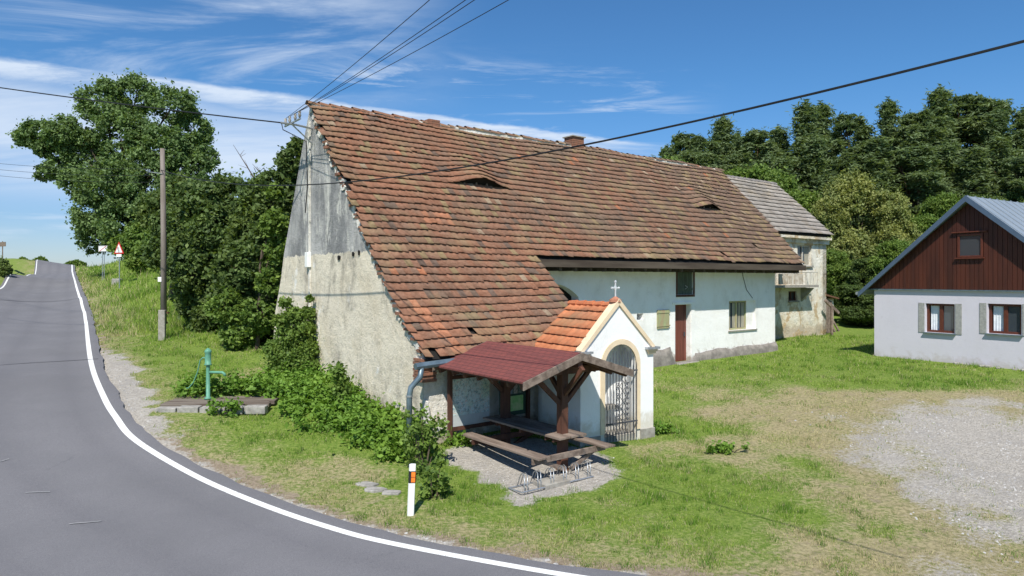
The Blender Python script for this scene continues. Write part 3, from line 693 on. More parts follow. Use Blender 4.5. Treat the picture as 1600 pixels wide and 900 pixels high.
# low front wall under the long slope, with a battered foot at the corner
mb = MB(); nS = 26
Vg = []; nx_, nz_ = 40, 16
for i in range(nx_ + 1):
    for j in range(nz_ + 1):
        t_ = -12.5 + i / nx_ * (TC - .15 + 12.5); z = -.5 + j / nz_ * 2.82
        bat = .34 * max(0, 1 - (t_ + 12.5) / .7) ** .7 * max(0, (1.35 - z) / 1.6) + .05 * max(0, (1.0 - z) / 1.2)
        Vg.append((t_, -2.85 - bat - .06 * (fbm(np.array([t_]), np.array([z]), 1.6, 4)[0] - .5), z))
I = np.arange((nx_ + 1) * (nz_ + 1)).reshape(nx_ + 1, nz_ + 1); Fq_ = np.stack([I[:-1, :-1], I[1:, :-1], I[1:, 1:], I[:-1, 1:]], -1).reshape(-1, 4)
mesh_np('low_wall', Vg, Fq_, M['lowwall'], barn, smooth=True)
mb = MB(); mb.prism([(-12.5, -2.84, -.5), (-12.5, -3.3, -.5), (-12.5, -3.0, 1.3), (-12.5, -2.84, 1.35)], (.05, 0, 0)); mb.build('buttress', M['lowwall'], barn)
mb = MB(); mb.prism([(TC - .15, -2.85, -.5), (TC - .15, FS, -.5), (TC - .15, FS, 5.1), (TC - .15, -.55, 4.45), (TC - .15, -2.85, 2.2)], (-.3, 0, 0)); mb.build('side_wall', M['lowwall'], barn)
# the long front wall
before_front = set(barn.children)
def FB(px, py, s=FS): o = (O[0] + s * Vv[0], O[1] + s * Vv[1]); return hit(px, py, o, U)
def rect(x0, x1, y0, y1, s=FS):
    a, _ = FB(x0, y0, s); b, _ = FB(x1, y0, s); xm = (x0 + x1) / 2; _, zt_ = FB(xm, y0, s); _, zb_ = FB(xm, y1, s); return a, b, zb_, zt_
WE = 6.56
door_r = rect(1055, 1079, 476, 566); win_r = rect(1139, 1181, 470, 515); hat_r = rect(1058, 1083, 411, 460); shu_r = rect(1026, 1044.5, 484, 513); sm_r = rect(995, 1005, 490, 500); arc_r = rect(862, 904, 444, 500)
wall_holes('front_wall', M['barnwhite'], barn, TC - .15, WE, -.5, 4.52, [door_r, win_r, hat_r, sm_r, arc_r], depth=.34)
mb = MB(); a, b, c_, d_ = arc_r
for k in range(9):                                 # curved head of the cart opening
    x0 = a + (b - a) * k / 9; x1 = a + (b - a) * (k + 1) / 9; h0 = d_ - .42 * ((k - 1) / 8.) ** 2 * (k > 0); h1 = d_ - .42 * (k / 8.) ** 2
    mb.hexa([(x0, .0, h0), (x1, .0, h1), (x1, .33, h1), (x0, .33, h0), (x0, .0, d_), (x1, .0, d_), (x1, .33, d_), (x0, .33, d_)])
mb.build('arch_head', M['barnwhite'], barn)
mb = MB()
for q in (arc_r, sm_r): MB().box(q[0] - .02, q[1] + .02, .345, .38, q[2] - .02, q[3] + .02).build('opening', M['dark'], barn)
# plank door, recessed
a, b, c_, d_ = door_r; dr = MB()
for k in range(5): x0 = a + (b - a) * k / 5; dr.box(x0 + .006, a + (b - a) * (k + 1) / 5 - .006, .20 + .003 * (k % 2), .25, c_, d_ - .01)
door = dr.build('door', M['redwood'], barn, bevel=.004)
mb = MB(); mb.box(b - .16, b - .12, .155, .20, c_ + .95, c_ + 1.1); mb.build('handle', M['iron'], door)
mb = MB(); mb.box(a - .12, b + .2, -.28, .1, c_ - .14, c_ + .005); mb.build('doorstep', M['stone'], barn, bevel=.02)
mb = MB(); mb.box(a - .18, b + .2, -.03, .0, d_ + .02, d_ + .1); mb.box(b + .02, b + .22, -.025, 0, c_, d_ + .02); mb.build('door_surround', M['barnwhite'], barn)
# window with pale curtains
a, b, c_, d_ = win_r; bb = a + (b - a) * .72
wf = MB(); wf.box(a, bb, .12, .17, c_, c_ + .07); wf.box(a, bb, .12, .17, d_ - .07, d_)
for x in (a, a + (bb - a) * .5 - .03, bb - .06): wf.box(x, x + .06, .118, .172, c_, d_)
M['greenwood'] = simple('faded_green_wood', (.33, .38, .2), (.36, .28, .17), 9, .85, .4, 20, (1, 1, .2))
M['darkgreenwood'] = simple('dark_green_boards', (.1, .13, .1), (.06, .07, .055), 9, .85, .4, 20, (1, 1, .2))
M['curtain'] = simple('curtain', (.45, .42, .33), (.2, .19, .15), 5, .9, 0, stretch=(5, 1, .2))
window = thing('window', None, None) if False else wf.build('window', M['greenwood'], barn)
mb = MB(); mb.poly([(a, .18, c_), (bb, .18, c_), (bb, .18, d_), (a, .18, d_)]); mb.build('pane', M['glass'], window)
mb = MB()
for k in range(18):
    x = a + .05 + (bb - a - .1) * k / 18
    if k in (4, 5, 11, 14): continue
    mb.box(x, x + (bb - a) / 20, .165 + .005 * (k % 2), .175, c_ + .08, d_ - .09)
mb.build('curtain', M['curtain'], window)
mb = MB(); mb.box(bb, b, .1, .33, c_, d_); mb.build('blocked_reveal', M['barnwhite'], window)
mb = MB(); mb.box(a - .06, b + .04, -.05, .1, c_ - .05, c_ - .002); mb.build('window_sill', M['concrete'], barn)
# loft hatch
a, b, c_, d_ = hat_r; hb = MB()
for k in range(5): hb.box(a + (b - a) * k / 5 + .005, a + (b - a) * (k + 1) / 5 - .005, .05 + .004 * (k % 2), .09, c_, d_)
hb.box(a, b, .02, .05, c_ + .15, c_ + .24); hb.box(a, b, .02, .05, d_ - .34, d_ - .25)
hatch = hb.build('loft_hatch', M['darkgreenwood'], barn); hatch['label'] = 'dark green plank loft hatch under the eave'
mb = MB(); mb.box(a - .07, b + .07, -.03, .02, c_ - .09, c_ - .005); mb.box(a - .07, a - .002, -.03, .02, c_, d_); mb.box(b + .002, b + .07, -.03, .02, c_, d_); mb.build('hatch_frame', M['darkwood'], hatch)
mb = MB(); mb.tube([(a + (b - a) * .5, .0, c_ + .33), (a + (b - a) * .62, -.03, c_ + .27), (a + (b - a) * .5, .0, c_ + .2)], .014, 6); mb.build('pull_ring', M['steel'], hatch)
a, b, c_, d_ = shu_r; sb = MB()
for k in range(4): sb.box(a + (b - a) * k / 4 + .004, a + (b - a) * (k + 1) / 4 - .004, -.045, -.003 - .002 * (k % 2), c_, d_)
sb.box(a - .03, b + .03, -.06, -.046, c_ + .07, c_ + .12); sb.box(a - .03, b + .03, -.06, -.046, d_ - .12, d_ - .07)
sh = sb.build('window_shutter', M['greenwood'], barn); sh['label'] = 'faded green shutter closed over a small window'
# rough grey plinth
Vg = []; n = 60
for i in range(n + 1):
    t_ = -6.0 + i / n * (WE + 6.02); nz = fbm(np.array([t_]), np.array([0.]), 1.4, 7)[0]; wx, wy = BW(t_, FS); g = gz(wx, wy); hgt = .3 + .3 * (nz - .3) + (.25 if t_ < 1 else 0)
    if door_r[0] - .15 < t_ < door_r[1] + .15: hgt = .04
    for j, (o_, zz_) in enumerate(((-.13, -.5), (-.10 - .05 * nz, hgt * .5), (-.02, hgt), (.02, hgt))): Vg.append((t_, o_, g + zz_))
I = np.arange((n + 1) * 4).reshape(n + 1, 4); Fq_ = np.stack([I[:-1, :-1], I[1:, :-1], I[1:, 1:], I[:-1, 1:]], -1).reshape(-1, 4)
mesh_np('plinth', Vg, Fq_, simple('grey_rubble_plinth', (.27, .245, .22), (.16, .145, .13), 4, .95, .9, 9, dist=.03), barn)
for o in barn.children:
    if o not in before_front: o.location.y += FS
# end wall, rear wall, eave
mb = MB(); mb.prism([(WE, FS + .01, -.5), (WE, 7.2, -.5), (WE, 7.0, 2.9), (WE, 5.95, 4.65), (WE, 3.70, 9.05), (WE, FS + .01, 4.8)], (-.35, 0, 0)); mb.build('end_wall', M['barnwhite'], barn)
mb = MB(); mb.hexa([(-12.08, 6.95, -.5), (WE - .35, 6.95, -.5), (WE - .35, 7.25, -.5), (-12.08, 7.25, -.5), (-12.08, 5.6, 4.75), (WE - .35, 5.6, 4.75), (WE - .35, 5.9, 4.75), (-12.08, 5.9, 4.75)]); mb.build('rear_wall', M['lowwall'], barn)
mb = MB(); mb.box(TC, T1 - .06, -.64, -.56, 4.36, 4.58); mb.box(TC, T1 - .06, -.56, FS - .002, 4.40, 4.45); mb.build('eave_board', M['beamwood'], barn)
mb = MB(); rg = random.Random(9)
for k in range(23): x = TC + .3 + k * .64; mb.box(x, x + .11, -.5, FS - .004, 4.25, 4.398)
mb.build('rafter_ends', M['beamwood'], barn)
# chimneys on the ridge
for (t_, w_, h_, d) in ((-1.82, .6, .30, .5), (-8.35, .44, .1, .34)):
    mb = MB(); z = 9.0
    while z < 9.2 + h_ - .01:
        j = random.uniform(-.006, .006); n = 3
        for q in range(n):
            for r_ in range(2): mb.box(t_ - w_ / 2 + q * w_ / n + j + .003, t_ - w_ / 2 + (q + 1) * w_ / n + j - .003, 3.55 + r_ * d / 2 + j, 3.55 + (r_ + 1) * d / 2 + j - .006, z, z + .068)
        z += .078
    ch = mb.build('chimney', M['brick'], barn)
    if h_ > .2:
        mb = MB(); mb.box(t_ - w_ / 2 - .05, t_ + w_ / 2 + .05, 3.5, 4.1, z, z + .04); mb.build('chimney_cap', M['concrete'], ch)
# gutter and downpipe at the low corner
gp = MB(); x0 = -12.5
gp.tube([(-12.9, -3.2, 2.13), (-12.2, -3.2, 2.16), (-11.9, -3.2, 2.17)], .075, 8); gp.build('gutter', M['zinc'], barn)
dp = MB(); dp.tube([(-12.75, -3.2, 2.1), (-12.78, -3.2, 1.9), (-12.98, -3.15, 1.68), (-13.0, -3.12, 1.5), (-13.0, -3.12, .2)], [.062] * 5, 10)
dpo = dp.build('downpipe', M['zinc'], barn, smooth=True)
for z in (1.48, .75): MB().tube([(-13.0, -3.12, z), (-13.0, -3.12, z + .04)], .075, 10).build('pipe_clip', M['steel'], dpo)
# loose cable drooping on the front wall
mb = MB(); a, z0 = FB(1158, 413); b, z1 = FB(1172, 466); mb.tube([(a, FS - .03, z0), (a + .1, FS - .02, z0 - .5), (a + .35, FS - .02, z1 + .35), (b + .15, FS - .02, z1)], .011, 5); mb.build('loose_cable', M['cable'], barn)
# insulator bracket high on the gable
br = MB(); br.tube([(-12.5, 3.62, 8.45), (-13.0, 3.62, 8.5), (-13.45, 3.62, 8.5)], .03, 6); br.tube([(-13.1, 3.0, 8.55), (-13.1, 4.25, 8.55)], .03, 6); br.tube([(-12.5, 3.62, 8.0), (-13.1, 3.62, 8.48)], .02, 6)
bro = br.build('cable_bracket', M['steel'], barn)
for q in (3.05, 3.4, 3.85, 4.2):
    mb = MB(); mb.tube([(-13.1, q, 8.57), (-13.1, q, 8.66), (-13.1, q, 8.68), (-13.1, q, 8.76), (-13.1, q, 8.78)], [.018, .05, .035, .045, .015], 8); mb.build('insulator', M['concrete'], bro, smooth=True)
mb = MB(); mb.tube([(-13.42, 3.62, 8.5), (-13.42, 3.5, 8.28), (-12.7, 3.6, 8.05), (-12.52, 3.95, 6.9), (-12.52, 4.15, 6.0)], .014, 6); mb.build('service_cable', M['cable'], bro)

# ================================================================== THE GREY-ROOFED HOUSE BEHIND
o2 = (O[0] + 1.5 * Vv[0], O[1] + 1.5 * Vv[1])
ruin = thing('derelict_house', 'derelict two storey house with grey tiled roof and flaking ochre plaster behind the barn', 'house', (o2[0], o2[1], 0), BR)
E2 = 13.2
def F2(px, py): return hit(px, py, o2, U)
def rect2(x0, x1, y0, y1):
    a, _ = F2(x0, y0); b, _ = F2(x1, y0); return a, b, F2((x0 + x1) / 2, y1)[1], F2((x0 + x1) / 2, y0)[1]
w1 = rect2(1246, 1268, 383, 415); w2 = rect2(1232, 1246, 455, 470)
wall_holes('front_wall', M['ruin'], ruin, 6.7, E2, .2, 6.2, [w1, w2], depth=.3)
mb = MB(); mb.prism([(E2, 0, .2), (E2, 6.0, .2), (E2, 6.0, 6.2), (E2, 2.95, 9.0), (E2, 0, 6.2)], (-.35, 0, 0)); mb.build('end_wall', M['ruin'], ruin)
P3 = [(-.28, 6.18), (2.85, 9.06)]; P4 = [(6.1, 6.1), (2.9, 9.03)]
def greycol(t_, a, rg):
    v = rg.uniform(.8, 1.15) * (.9 + .3 * (fbm(np.array([t_]), np.array([a]), .7, 3)[0] - .5)); return (.36 * v, .33 * v, .295 * v)
tiles('roof', M['rooftile2'] if 'rooftile2' in M else M['orangetile'], ruin, P3, lambda a: (-4.6, E2 + .12), greycol, tw=.3, ex=.33, ln=.42, roll=.014, seed=8, wob=.05, jit=.6)
tiles('rear_roof', M['orangetile'], ruin, P4, lambda a: (-4.6, E2 + .12), greycol, tw=.3, ex=.33, ln=.42, roll=.014, seed=9, wob=.04, sgn=-1, jit=.6)
underlay('roof_battens', M['dark'], ruin, P3, [(-4.5, E2 + .05, 0, 1)]); underlay('rear_battens', M['dark'], ruin, P4, [(-4.5, E2 + .05, 0, 1)], sgn=-1)
mb = MB(); x = -4.6
while x < E2 + .1: mb.tube([(x, 2.88, 9.09), (x + .37, 2.88, 9.07)], [.11, .095], 8); x += .36
mb.build('ridge_tiles', simple('grey_ridge', (.3, .27, .25), (.2, .18, .17), 5, .9, .3), ruin)
mb = MB(); mb.box(7.0, E2 + .05, -.26, -.02, 5.93, 6.05); mb.box(7.0, E2 + .08, -.12, -.003, 5.72, 5.93); mb.build('cornice', M['ruin'], ruin)
M['oldwhitewood'] = simple('old_white_wood', (.6, .58, .52), (.42, .38, .32), 9, .8, .2)
for (a, b, c_, d_) in (w1, w2):
    f_ = MB(); f_.box(a, b, .1, .15, c_, c_ + .06); f_.box(a, b, .1, .15, d_ - .06, d_); xm = (a + b) / 2
    for x in (a, xm - .03, b - .06): f_.box(x, x + .06, .098, .152, c_, d_)
    wo_ = f_.build('window', M['oldwhitewood'] if d_ > 4 else M['darkwood'], ruin)
    mb = MB(); mb.poly([(a, .16, c_), (b, .16, c_), (b, .16, d_), (a, .16, d_)]); mb.build('pane', M['glass'], wo_)
    mb = MB(); mb.box(a - .06, b + .06, -.08, .09, c_ - .07, c_ - .003); mb.build('window_sill', M['concrete'], wo_)
    if d_ > 4:
        MB().box(a + .1, a + .32, .145, .155, c_ + .07, d_ - .07).build('curtain', M['curtain'], wo_); MB().box(b - .4, b - .08, .145, .155, c_ + .07, d_ - .07).build('curtain', M['curtain'], wo_)
bx = hit(1279, 440, BW(0, .85), U)[0] + .45; zb = 3.72; bal = MB(); bal.box(7.0, bx - .45, -.66, -.002, zb - .11, zb)
balo = bal.build('balcony_slab', M['concrete'], ruin)
mb = MB()
mb.tube([(7.0, -.62, zb + .6), (bx - .5, -.62, zb + .6), (bx - .5, -.02, zb + .6)], .022, 5)
for k in range(14): x = 7.0 + k * (bx - 7.5) / 13; mb.tube([(x, -.62, zb), (x, -.62, zb + .6)], .01, 4)
for k in range(4): mb.tube([(bx - .5, -.6 + k * .18, zb), (bx - .5, -.6 + k * .18, zb + .6)], .01, 4)
mb.build('railing', M['oldwhitewood'], balo)
mb = MB(); rg = random.Random(5)
for k in range(5): x = 7.9 + k * .42; mb.box(x, x + .36, -.60, -.58, zb + .04, zb + .5 + rg.uniform(-.06, .05))
mb.build('railing_panel', simple('stained_panel', (.6, .56, .48), (.35, .28, .2), 4, .9, .3), balo)
for q in (7.2, bx - .9): MB().prism([(q, -.6, zb - .14), (q, 0, zb - .14), (q, 0, zb - .8)], (.16, 0, 0)).build('bracket', M['concrete'], balo)
shed = thing('lean_to_shed', 'small grey plank lean-to against the end of the derelict house', 'shed', (o2[0], o2[1], 0), BR)
mb = MB(); rg = random.Random(2)
for k in range(7): x = E2 + .08 + k * .17; mb.box(x, x + .155, .35 + .01 * (k % 2), .39, 1.0, 3.15 - .05 * k + rg.uniform(-.08, .05))
mb.build('door', M['greywood'], shed)
mb = MB(); mb.box(E2 + .02, E2 + 1.5, .4, 2.6, 1.0, 3.0); mb.build('wall', M['ruin'], shed)
mb = MB(); mb.hexa([(E2, .2, 3.22), (E2 + 1.7, .2, 2.95), (E2 + 1.7, 2.8, 3.0), (E2, 2.8, 3.3), (E2, .2, 3.3), (E2 + 1.7, .2, 3.03), (E2 + 1.7, 2.8, 3.08), (E2, 2.8, 3.38)]); mb.build('roof', M['rust'], shed)
for i, (p, q, lb) in enumerate((((E2 + 1.6, .3, 1.05), (E2 + .9, .75, 2.9), 'grey board leaning on the lean-to shed, next to its door'), ((E2 + 2.1, .3, 1.05), (E2 + 1.55, .9, 2.6), 'dark beam leaning at the outer end of the lean-to shed'), ((E2 - .75, -.35, 2.95), (E2 + .35, -.45, 2.3), 'short weathered rail slanting across the corner of the derelict house'))):
    wp = lambda v: Vector((o2[0] + v[0] * U[0] + v[1] * Vv[0], o2[1] + v[0] * U[1] + v[1] * Vv[1], v[2]))
    mb = MB()
    if i == 2: mb.beam(wp(p), wp(q), .09, .14); mb.beam(wp((E2 - .25, -.42, 1.0)), wp((E2 - .25, -.42, 2.62)), .1, .1)
    else: mb.beam(wp(p), wp(q), .16, .07)
    mark(mb.build('leaning_board', M['greywood'], bevel=.006), lb, 'board')

# ================================================================== THE COTTAGE ON THE RIGHT
cp = (14.06, 26.5); CR = math.atan2(-.854, .52); cdir = (.52, -.854)
cot = thing('cottage', 'neat lilac cottage with dark brown boarded gable and blue-grey metal roof', 'cottage', (cp[0], cp[1], 0), CR)
def rect3(x0, x1, y0, y1):
    a, _ = hit(x0, y0, cp, cdir); b, _ = hit(x1, y0, cp, cdir); xm = (x0 + x1) / 2; return a, b, hit(xm, y1, cp, cdir)[1], hit(xm, y0, cp, cdir)[1]
CW = 6.9; ZS = 3.58; AP = 6.80; XM = 3.42
wins = [rect3(1446, 1491.5, 474.5, 520), rect3(1543, 1596, 475, 522)]
wall_holes('wall', M['cottage'], cot, 0, CW, .2, ZS, wins, depth=.18)
mb = MB(); mb.box(.0, CW, 8.85, 9.0, .2, ZS); mb.box(-.001, .14, .2, 8.85, .2, ZS); mb.box(CW - .14, CW + .001, .2, 8.85, .2, ZS); mb.build('side_wall', M['cottage'], cot)
gwn = rect3(1497, 1537, 365.5, 402)
gm = MB(); n = 52; rg = random.Random(6)
slope = (AP - .12 - ZS) / (XM + .45)
for k in range(n):
    x0 = -.28 + k * (CW + .5) / n; x1 = x0 + (CW + .5) / n - .012; xm = (x0 + x1) / 2
    h = lambda x: ZS + .04 + max(0, (XM + .45 - abs(x - XM))) * slope - .06
    y0 = -.05 + rg.uniform(-.003, .003); g0, g1 = h(x0), h(x1)
    if xm > gwn[0] and xm < gwn[1]:
        gm.box(x0, x1, y0, .0, ZS + .05, gwn[2]); gm.hexa([(x0, y0, gwn[3]), (x1, y0, gwn[3]), (x1, 0, gwn[3]), (x0, 0, gwn[3]), (x0, y0, g0), (x1, y0, g1), (x1, 0, g1), (x0, 0, g0)])
    else: gm.hexa([(x0, y0, ZS + .05), (x1, y0, ZS + .05), (x1, 0, ZS + .05), (x0, 0, ZS + .05), (x0, y0, g0), (x1, y0, g1), (x1, 0, g1), (x0, 0, g0)])
M['boards'] = simple('brown_stained_boards', (.085, .024, .013), (.045, .015, .01), 3, .5, .3, 20, (1, 1, .1), spec=.35, dist=.004)
gb = gm.build('gable_boards', M['boards'], cot)
mb = MB(); mb.prism([(-.3, .012, ZS + .02), (CW + .25, .012, ZS + .02), (XM, .012, AP - .2)], (0, .1, 0)); mb.build('gable_backing', M['dark'], cot)
mb = MB(); mb.box(-.32, CW + .3, -.085, .0, ZS, ZS + .045); mb.build('gable_drip', M['zinc'], cot)
a, b, c_, d_ = gwn; f_ = MB(); f_.box(a, b, -.07, -.0, c_, c_ + .06); f_.box(a, b, -.07, .0, d_ - .06, d_); f_.box(a, a + .07, -.068, .0, c_ + .06, d_ - .06); f_.box(b - .07, b, -.068, 0, c_ + .06, d_ - .06)
M['windowwood'] = simple('red_brown_window_wood', (.12, .035, .02), (.085, .025, .015), 8, .4, .15, spec=.4)
gwo = f_.build('window', M['windowwood'], cot, bevel=.006); mb = MB(); mb.poly([(a, -.02, c_), (b, -.02, c_), (b, -.02, d_), (a, -.02, d_)]); mb.build('pane', M['glass'], gwo)
mb = MB(); mb.box(a - .16, b + .14, -.13, -.05, d_ + .05, d_ + .09); mb.build('window_hood', M['windowwood'], gwo); MB().box(a - .05, b + .05, -.14, -.055, c_ - .05, c_ - .005).build('window_sill', M['windowwood'], gwo)
M['shut'] = simple('grey_stone_band', (.36, .36, .34), (.26, .26, .25), 14, .85, .4)
for (a, b, c_, d_) in wins:
    f_ = MB(); f_.box(a, b, .1, .16, c_, c_ + .08); f_.box(a, b, .1, .16, d_ - .08, d_); xm = (a + b) / 2
    for x, w_ in ((a, .08), (xm - .06, .12), (b - .08, .08)): f_.box(x, x + w_, .097, .163, c_ + .001, d_ - .001)
    wo_ = f_.build('window', M['windowwood'], cot, bevel=.005)
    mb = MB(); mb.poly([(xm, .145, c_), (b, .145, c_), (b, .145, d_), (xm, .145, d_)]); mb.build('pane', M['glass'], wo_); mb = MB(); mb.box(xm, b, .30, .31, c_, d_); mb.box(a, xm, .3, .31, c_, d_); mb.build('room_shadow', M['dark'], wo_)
    mb = MB(); mb.box(a - .05, b + .05, -.09, .1, c_ - .04, c_ - .004); mb.build('window_sill', M['zinc'], wo_)
    mb = MB(); n = 7
    for k in range(n): x = a + .1 + k * (xm - a - .2) / n; mb.tube([(x + .02, .2 + .015 * (k % 2), c_ + .08), (x + .02, .2, d_ - .08)], .03, 5)
    mb.build('curtain', simple('net_curtain', (.75, .78, .82), (.6, .64, .7), 6, .9, 0), wo_)
    for x0, x1 in ((a - .24, a - .03), (b + .03, b + .24)):
        if x0 < CW - .3:
            mb = MB(); mb.box(x0, x1, -.02, -.001, c_ - .02, d_ + .02); mb.build('stone_band', M['shut'], cot, bevel=.003)
# metal roof with standing seams
M['metalroof'] = simple('blue_grey_sheet_metal', (.28, .32, .36), (.25, .29, .33), 2, .4, .08, metal=.2, spec=.5)
rf = MB(); ov = .33
for sg in (-1, 1):
    xe = XM + sg * (XM + .45); ze = ZS - .16; d = Vector((XM - xe, 0, AP - ze)).normalized()
    rf.hexa([(xe, -ov, ze), (XM, -ov, AP - .02), (XM, 9.3, AP - .02), (xe, 9.3, ze), (xe, -ov, ze + .05), (XM, -ov, AP + .05), (XM, 9.3, AP + .05), (xe, 9.3, ze + .05)])
    for k in range(19):
        y = -ov + .1 + k * .52; rf.hexa([(xe, y, ze + .052), (XM, y, AP + .052), (XM, y + .03, AP + .052), (xe, y + .03, ze + .052), (xe, y, ze + .085), (XM, y, AP + .085), (XM, y + .03, AP + .085), (xe, y + .03, ze + .085)])
roofo = rf.build('roof', M['metalroof'], cot)
mb = MB()
for sg in (-1, 1):
    xe = XM + sg * (XM + .45); ze = ZS - .16
    mb.hexa([(xe, -ov - .03, ze - .12), (XM, -ov - .03, AP - .14), (XM, -ov - .003, AP - .14), (xe, -ov - .003, ze - .12), (xe, -ov - .03, ze + .06), (XM, -ov - .03, AP + .07), (XM, -ov - .003, AP + .07), (xe, -ov - .003, ze + .06)])
mb.build('verge_board', simple('verge_metal', (.10, .15, .22), (.09, .13, .19), 3, .4, 0, metal=.3), roofo)
mb = MB(); xe = -.45; mb.tube([(xe - .06, -ov, ZS - .14), (xe - .06, 9.2, ZS - .16)], .065, 8); mb.build('gutter', M['steel'], roofo)
mb = MB(); mb.box(-.4, CW + .4, -ov + .02, -.09, ZS + .0 + 10, ZS + 10.01) if False else None
ft = MB(); rg = random.Random(8)
ft.box(-.01, CW + .01, .02, .2, .2, 1.12); ft.build('footing', M['dark'], cot)
for k in range(9):
    x = 3.1 + k * .33 + rg.uniform(-.1, .1); wx = cp[0] + x * .52 - .13 * .854; wy = cp[1] - x * .854 - .13 * .52
    mb = MB(); c0 = Vector((0, 0, 0)); r_ = rg.uniform(.07, .12)
    pts = [Vector((math.cos(q * .9) * r_ * rg.uniform(.8, 1.3), math.sin(q * .9) * r_ * rg.uniform(.7, 1), 0)) for q in range(7)]
    mb.prism([p + Vector((0, 0, -.05)) for p in pts], (0, 0, r_ * .75)); so_ = mb.build('stone', M['stone'], bevel=.02, loc=(wx, wy, gz(wx, wy) + .03))
    mark(so_, ORD[k] + (' fieldstone' if k == 0 else ' fieldstone from the left') + ' in the row along the foot of the lilac cottage', 'stone', 'stones along the cottage foot')

# ================================================================== THE CHAPEL
cc = (2.49, 16.0); CHR = math.atan2(.545, .839)
chp = thing('wayside_chapel', 'small white wayside chapel with arched niche and bright orange tile roof', 'chapel', (cc[0], cc[1], 0), CHR)
hwid, CZ, CAP, CD, ZG = 1.13, 2.36, 3.50, 1.65, -.1
ohw, osp, ocx = .49, 1.98, .065
arch = [(ocx - ohw * math.cos(math.pi * k / 20), osp + ohw * math.sin(math.pi * k / 20)) for k in range(21)]
fr = MB(); th = .16
fr.prism([(-hwid, 0, ZG), (ocx - ohw, 0, ZG), (ocx - ohw, 0, osp), (-hwid, 0, osp)], (0, th, 0)); fr.prism([(ocx + ohw, 0, ZG), (hwid, 0, ZG), (hwid, 0, osp), (ocx + ohw, 0, osp)], (0, th, 0))
for k in range(20):                       # the head of the arch in voussoir columns up to the gable line
    (xa, za), (xb, zb_) = arch[k], arch[k + 1]; top = lambda x: CZ + (CAP - CZ) * (1 - abs(x) / hwid)
    fr.hexa([(xa, 0, za), (xb, 0, zb_), (xb, th, zb_), (xa, th, za), (xa, 0, top(xa)), (xb, 0, top(xb)), (xb, th, top(xb)), (xa, th, top(xa))])
topf = lambda x: CZ + (CAP - CZ) * (1 - abs(x) / hwid)
fr.hexa([(-hwid, 0, osp), (ocx - ohw, 0, osp), (ocx - ohw, th, osp), (-hwid, th, osp), (-hwid, 0, CZ), (ocx - ohw, 0, topf(ocx - ohw)), (ocx - ohw, th, topf(ocx - ohw)), (-hwid, th, CZ)])
fr.hexa([(ocx + ohw, 0, osp), (hwid, 0, osp), (hwid, th, osp), (ocx + ohw, th, osp), (ocx + ohw, 0, topf(ocx + ohw)), (hwid, 0, CZ), (hwid, th, CZ), (ocx + ohw, th, topf(ocx + ohw))])
fr.build('front_wall', M['chapelwhite'], chp)
sw = MB(); sw.box(-hwid, -hwid + .16, th, CD, ZG, CZ - .12); sw.box(hwid - .16, hwid, th, CD, ZG, CZ - .12); sw.prism([(-hwid, CD, ZG), (hwid, CD, ZG), (hwid, CD, CZ - .1), (0, CD, CAP - .3), (-hwid, CD, CZ - .1)], (0, -.15, 0)); sw.build('side_wall', M['chapelwhite'], chp)
ni = MB(); NB = .58
ni.box(ocx - ohw - .14, ocx + ohw + .14, NB, NB + .05, ZG, 2.7); ni.box(ocx - ohw - .14, ocx - ohw - .06, th, NB, ZG, 2.6); ni.box(ocx + ohw + .06, ocx + ohw + .14, th, NB, ZG, 2.6); ni.box(ocx - ohw - .06, ocx + ohw + .06, th, NB, 2.52, 2.6); ni.build('niche', M['chapelwhite'], chp)
mb = MB(); mb.box(ocx - ohw - .05, ocx + ohw + .05, .02, NB, ZG, .33); mb.build('niche_floor', M['concrete'], chp)
mb = MB(); mb.box(ocx - .2, ocx + .2, NB - .3, NB - .003, .9, .98); mb.box(ocx - ohw - .05, ocx - ohw + .1, .3, NB - .003, .95, 1.0); mb.build('shelf', M['concrete'], chp)
# stepped plinth, arch surround, cornice blocks, gable trim
mb = MB(); 
for q in ((-hwid - .03, ocx - ohw - .13, -.03, -.002), (ocx + ohw + .13, hwid + .03, -.03, -.002), (-hwid - .032, -hwid - .002, 0, CD), (hwid + .002, hwid + .032, 0, CD)): MB().box(*q, ZG, .4).build('plinth', M['concrete'], chp, bevel=.006)
ar = MB(); ow = .125
for k in range(20):
    t0_, t1_ = math.pi * k / 20, math.pi * (k + 1) / 20; P = lambda r_, t_: (ocx - r_ * math.cos(t_), osp + r_ * math.sin(t_))
    q = [P(ohw, t0_), P(ohw, t1_), P(ohw + ow, t1_), P(ohw + ow, t0_)]; ar.prism([(x, -.03, z) for x, z in q], (0, .045, 0))
ar.box(ocx - ohw - ow, ocx - ohw, -.03, .015, .42, osp); ar.box(ocx + ohw, ocx + ohw + ow, -.03, .015, .42, osp); ar.build('arch_surround', M['cream'], chp)
for sg in (-1, 1):
    mb = MB(); x0, x1 = sorted((sg * hwid * 1.0 + sg * .1, sg * (hwid - .26)))
    mb.box(x0 + .06, x1 - .06, -.05, .3, CZ - .17, CZ - .11); mb.box(x0 + .03, x1 - .03, -.08, .3, CZ - .11, CZ - .055); mb.build('cornice', M['cream'], chp)
    mb = MB(); mb.box(x0 - .02, x1 + .02, -.12, .3, CZ - .053, CZ - .0); mb.build('cornice_cap', M['steel'], chp)
    mb = MB(); d = Vector((-sg * hwid, 0, CAP - CZ)).normalized(); nrm = Vector((sg * d.z * 1, 0, abs(d.x)))
    a = Vector((sg * hwid, -.045, CZ)); b = Vector((0, -.045, CAP)); mb.prism([a - nrm * .055, b - nrm * .055 * 1.35, b + nrm * .0 + Vector((0, 0, .04)), a + nrm * .03], (0, .22, 0)); mb.build('gable_trim', M['cream'], chp)
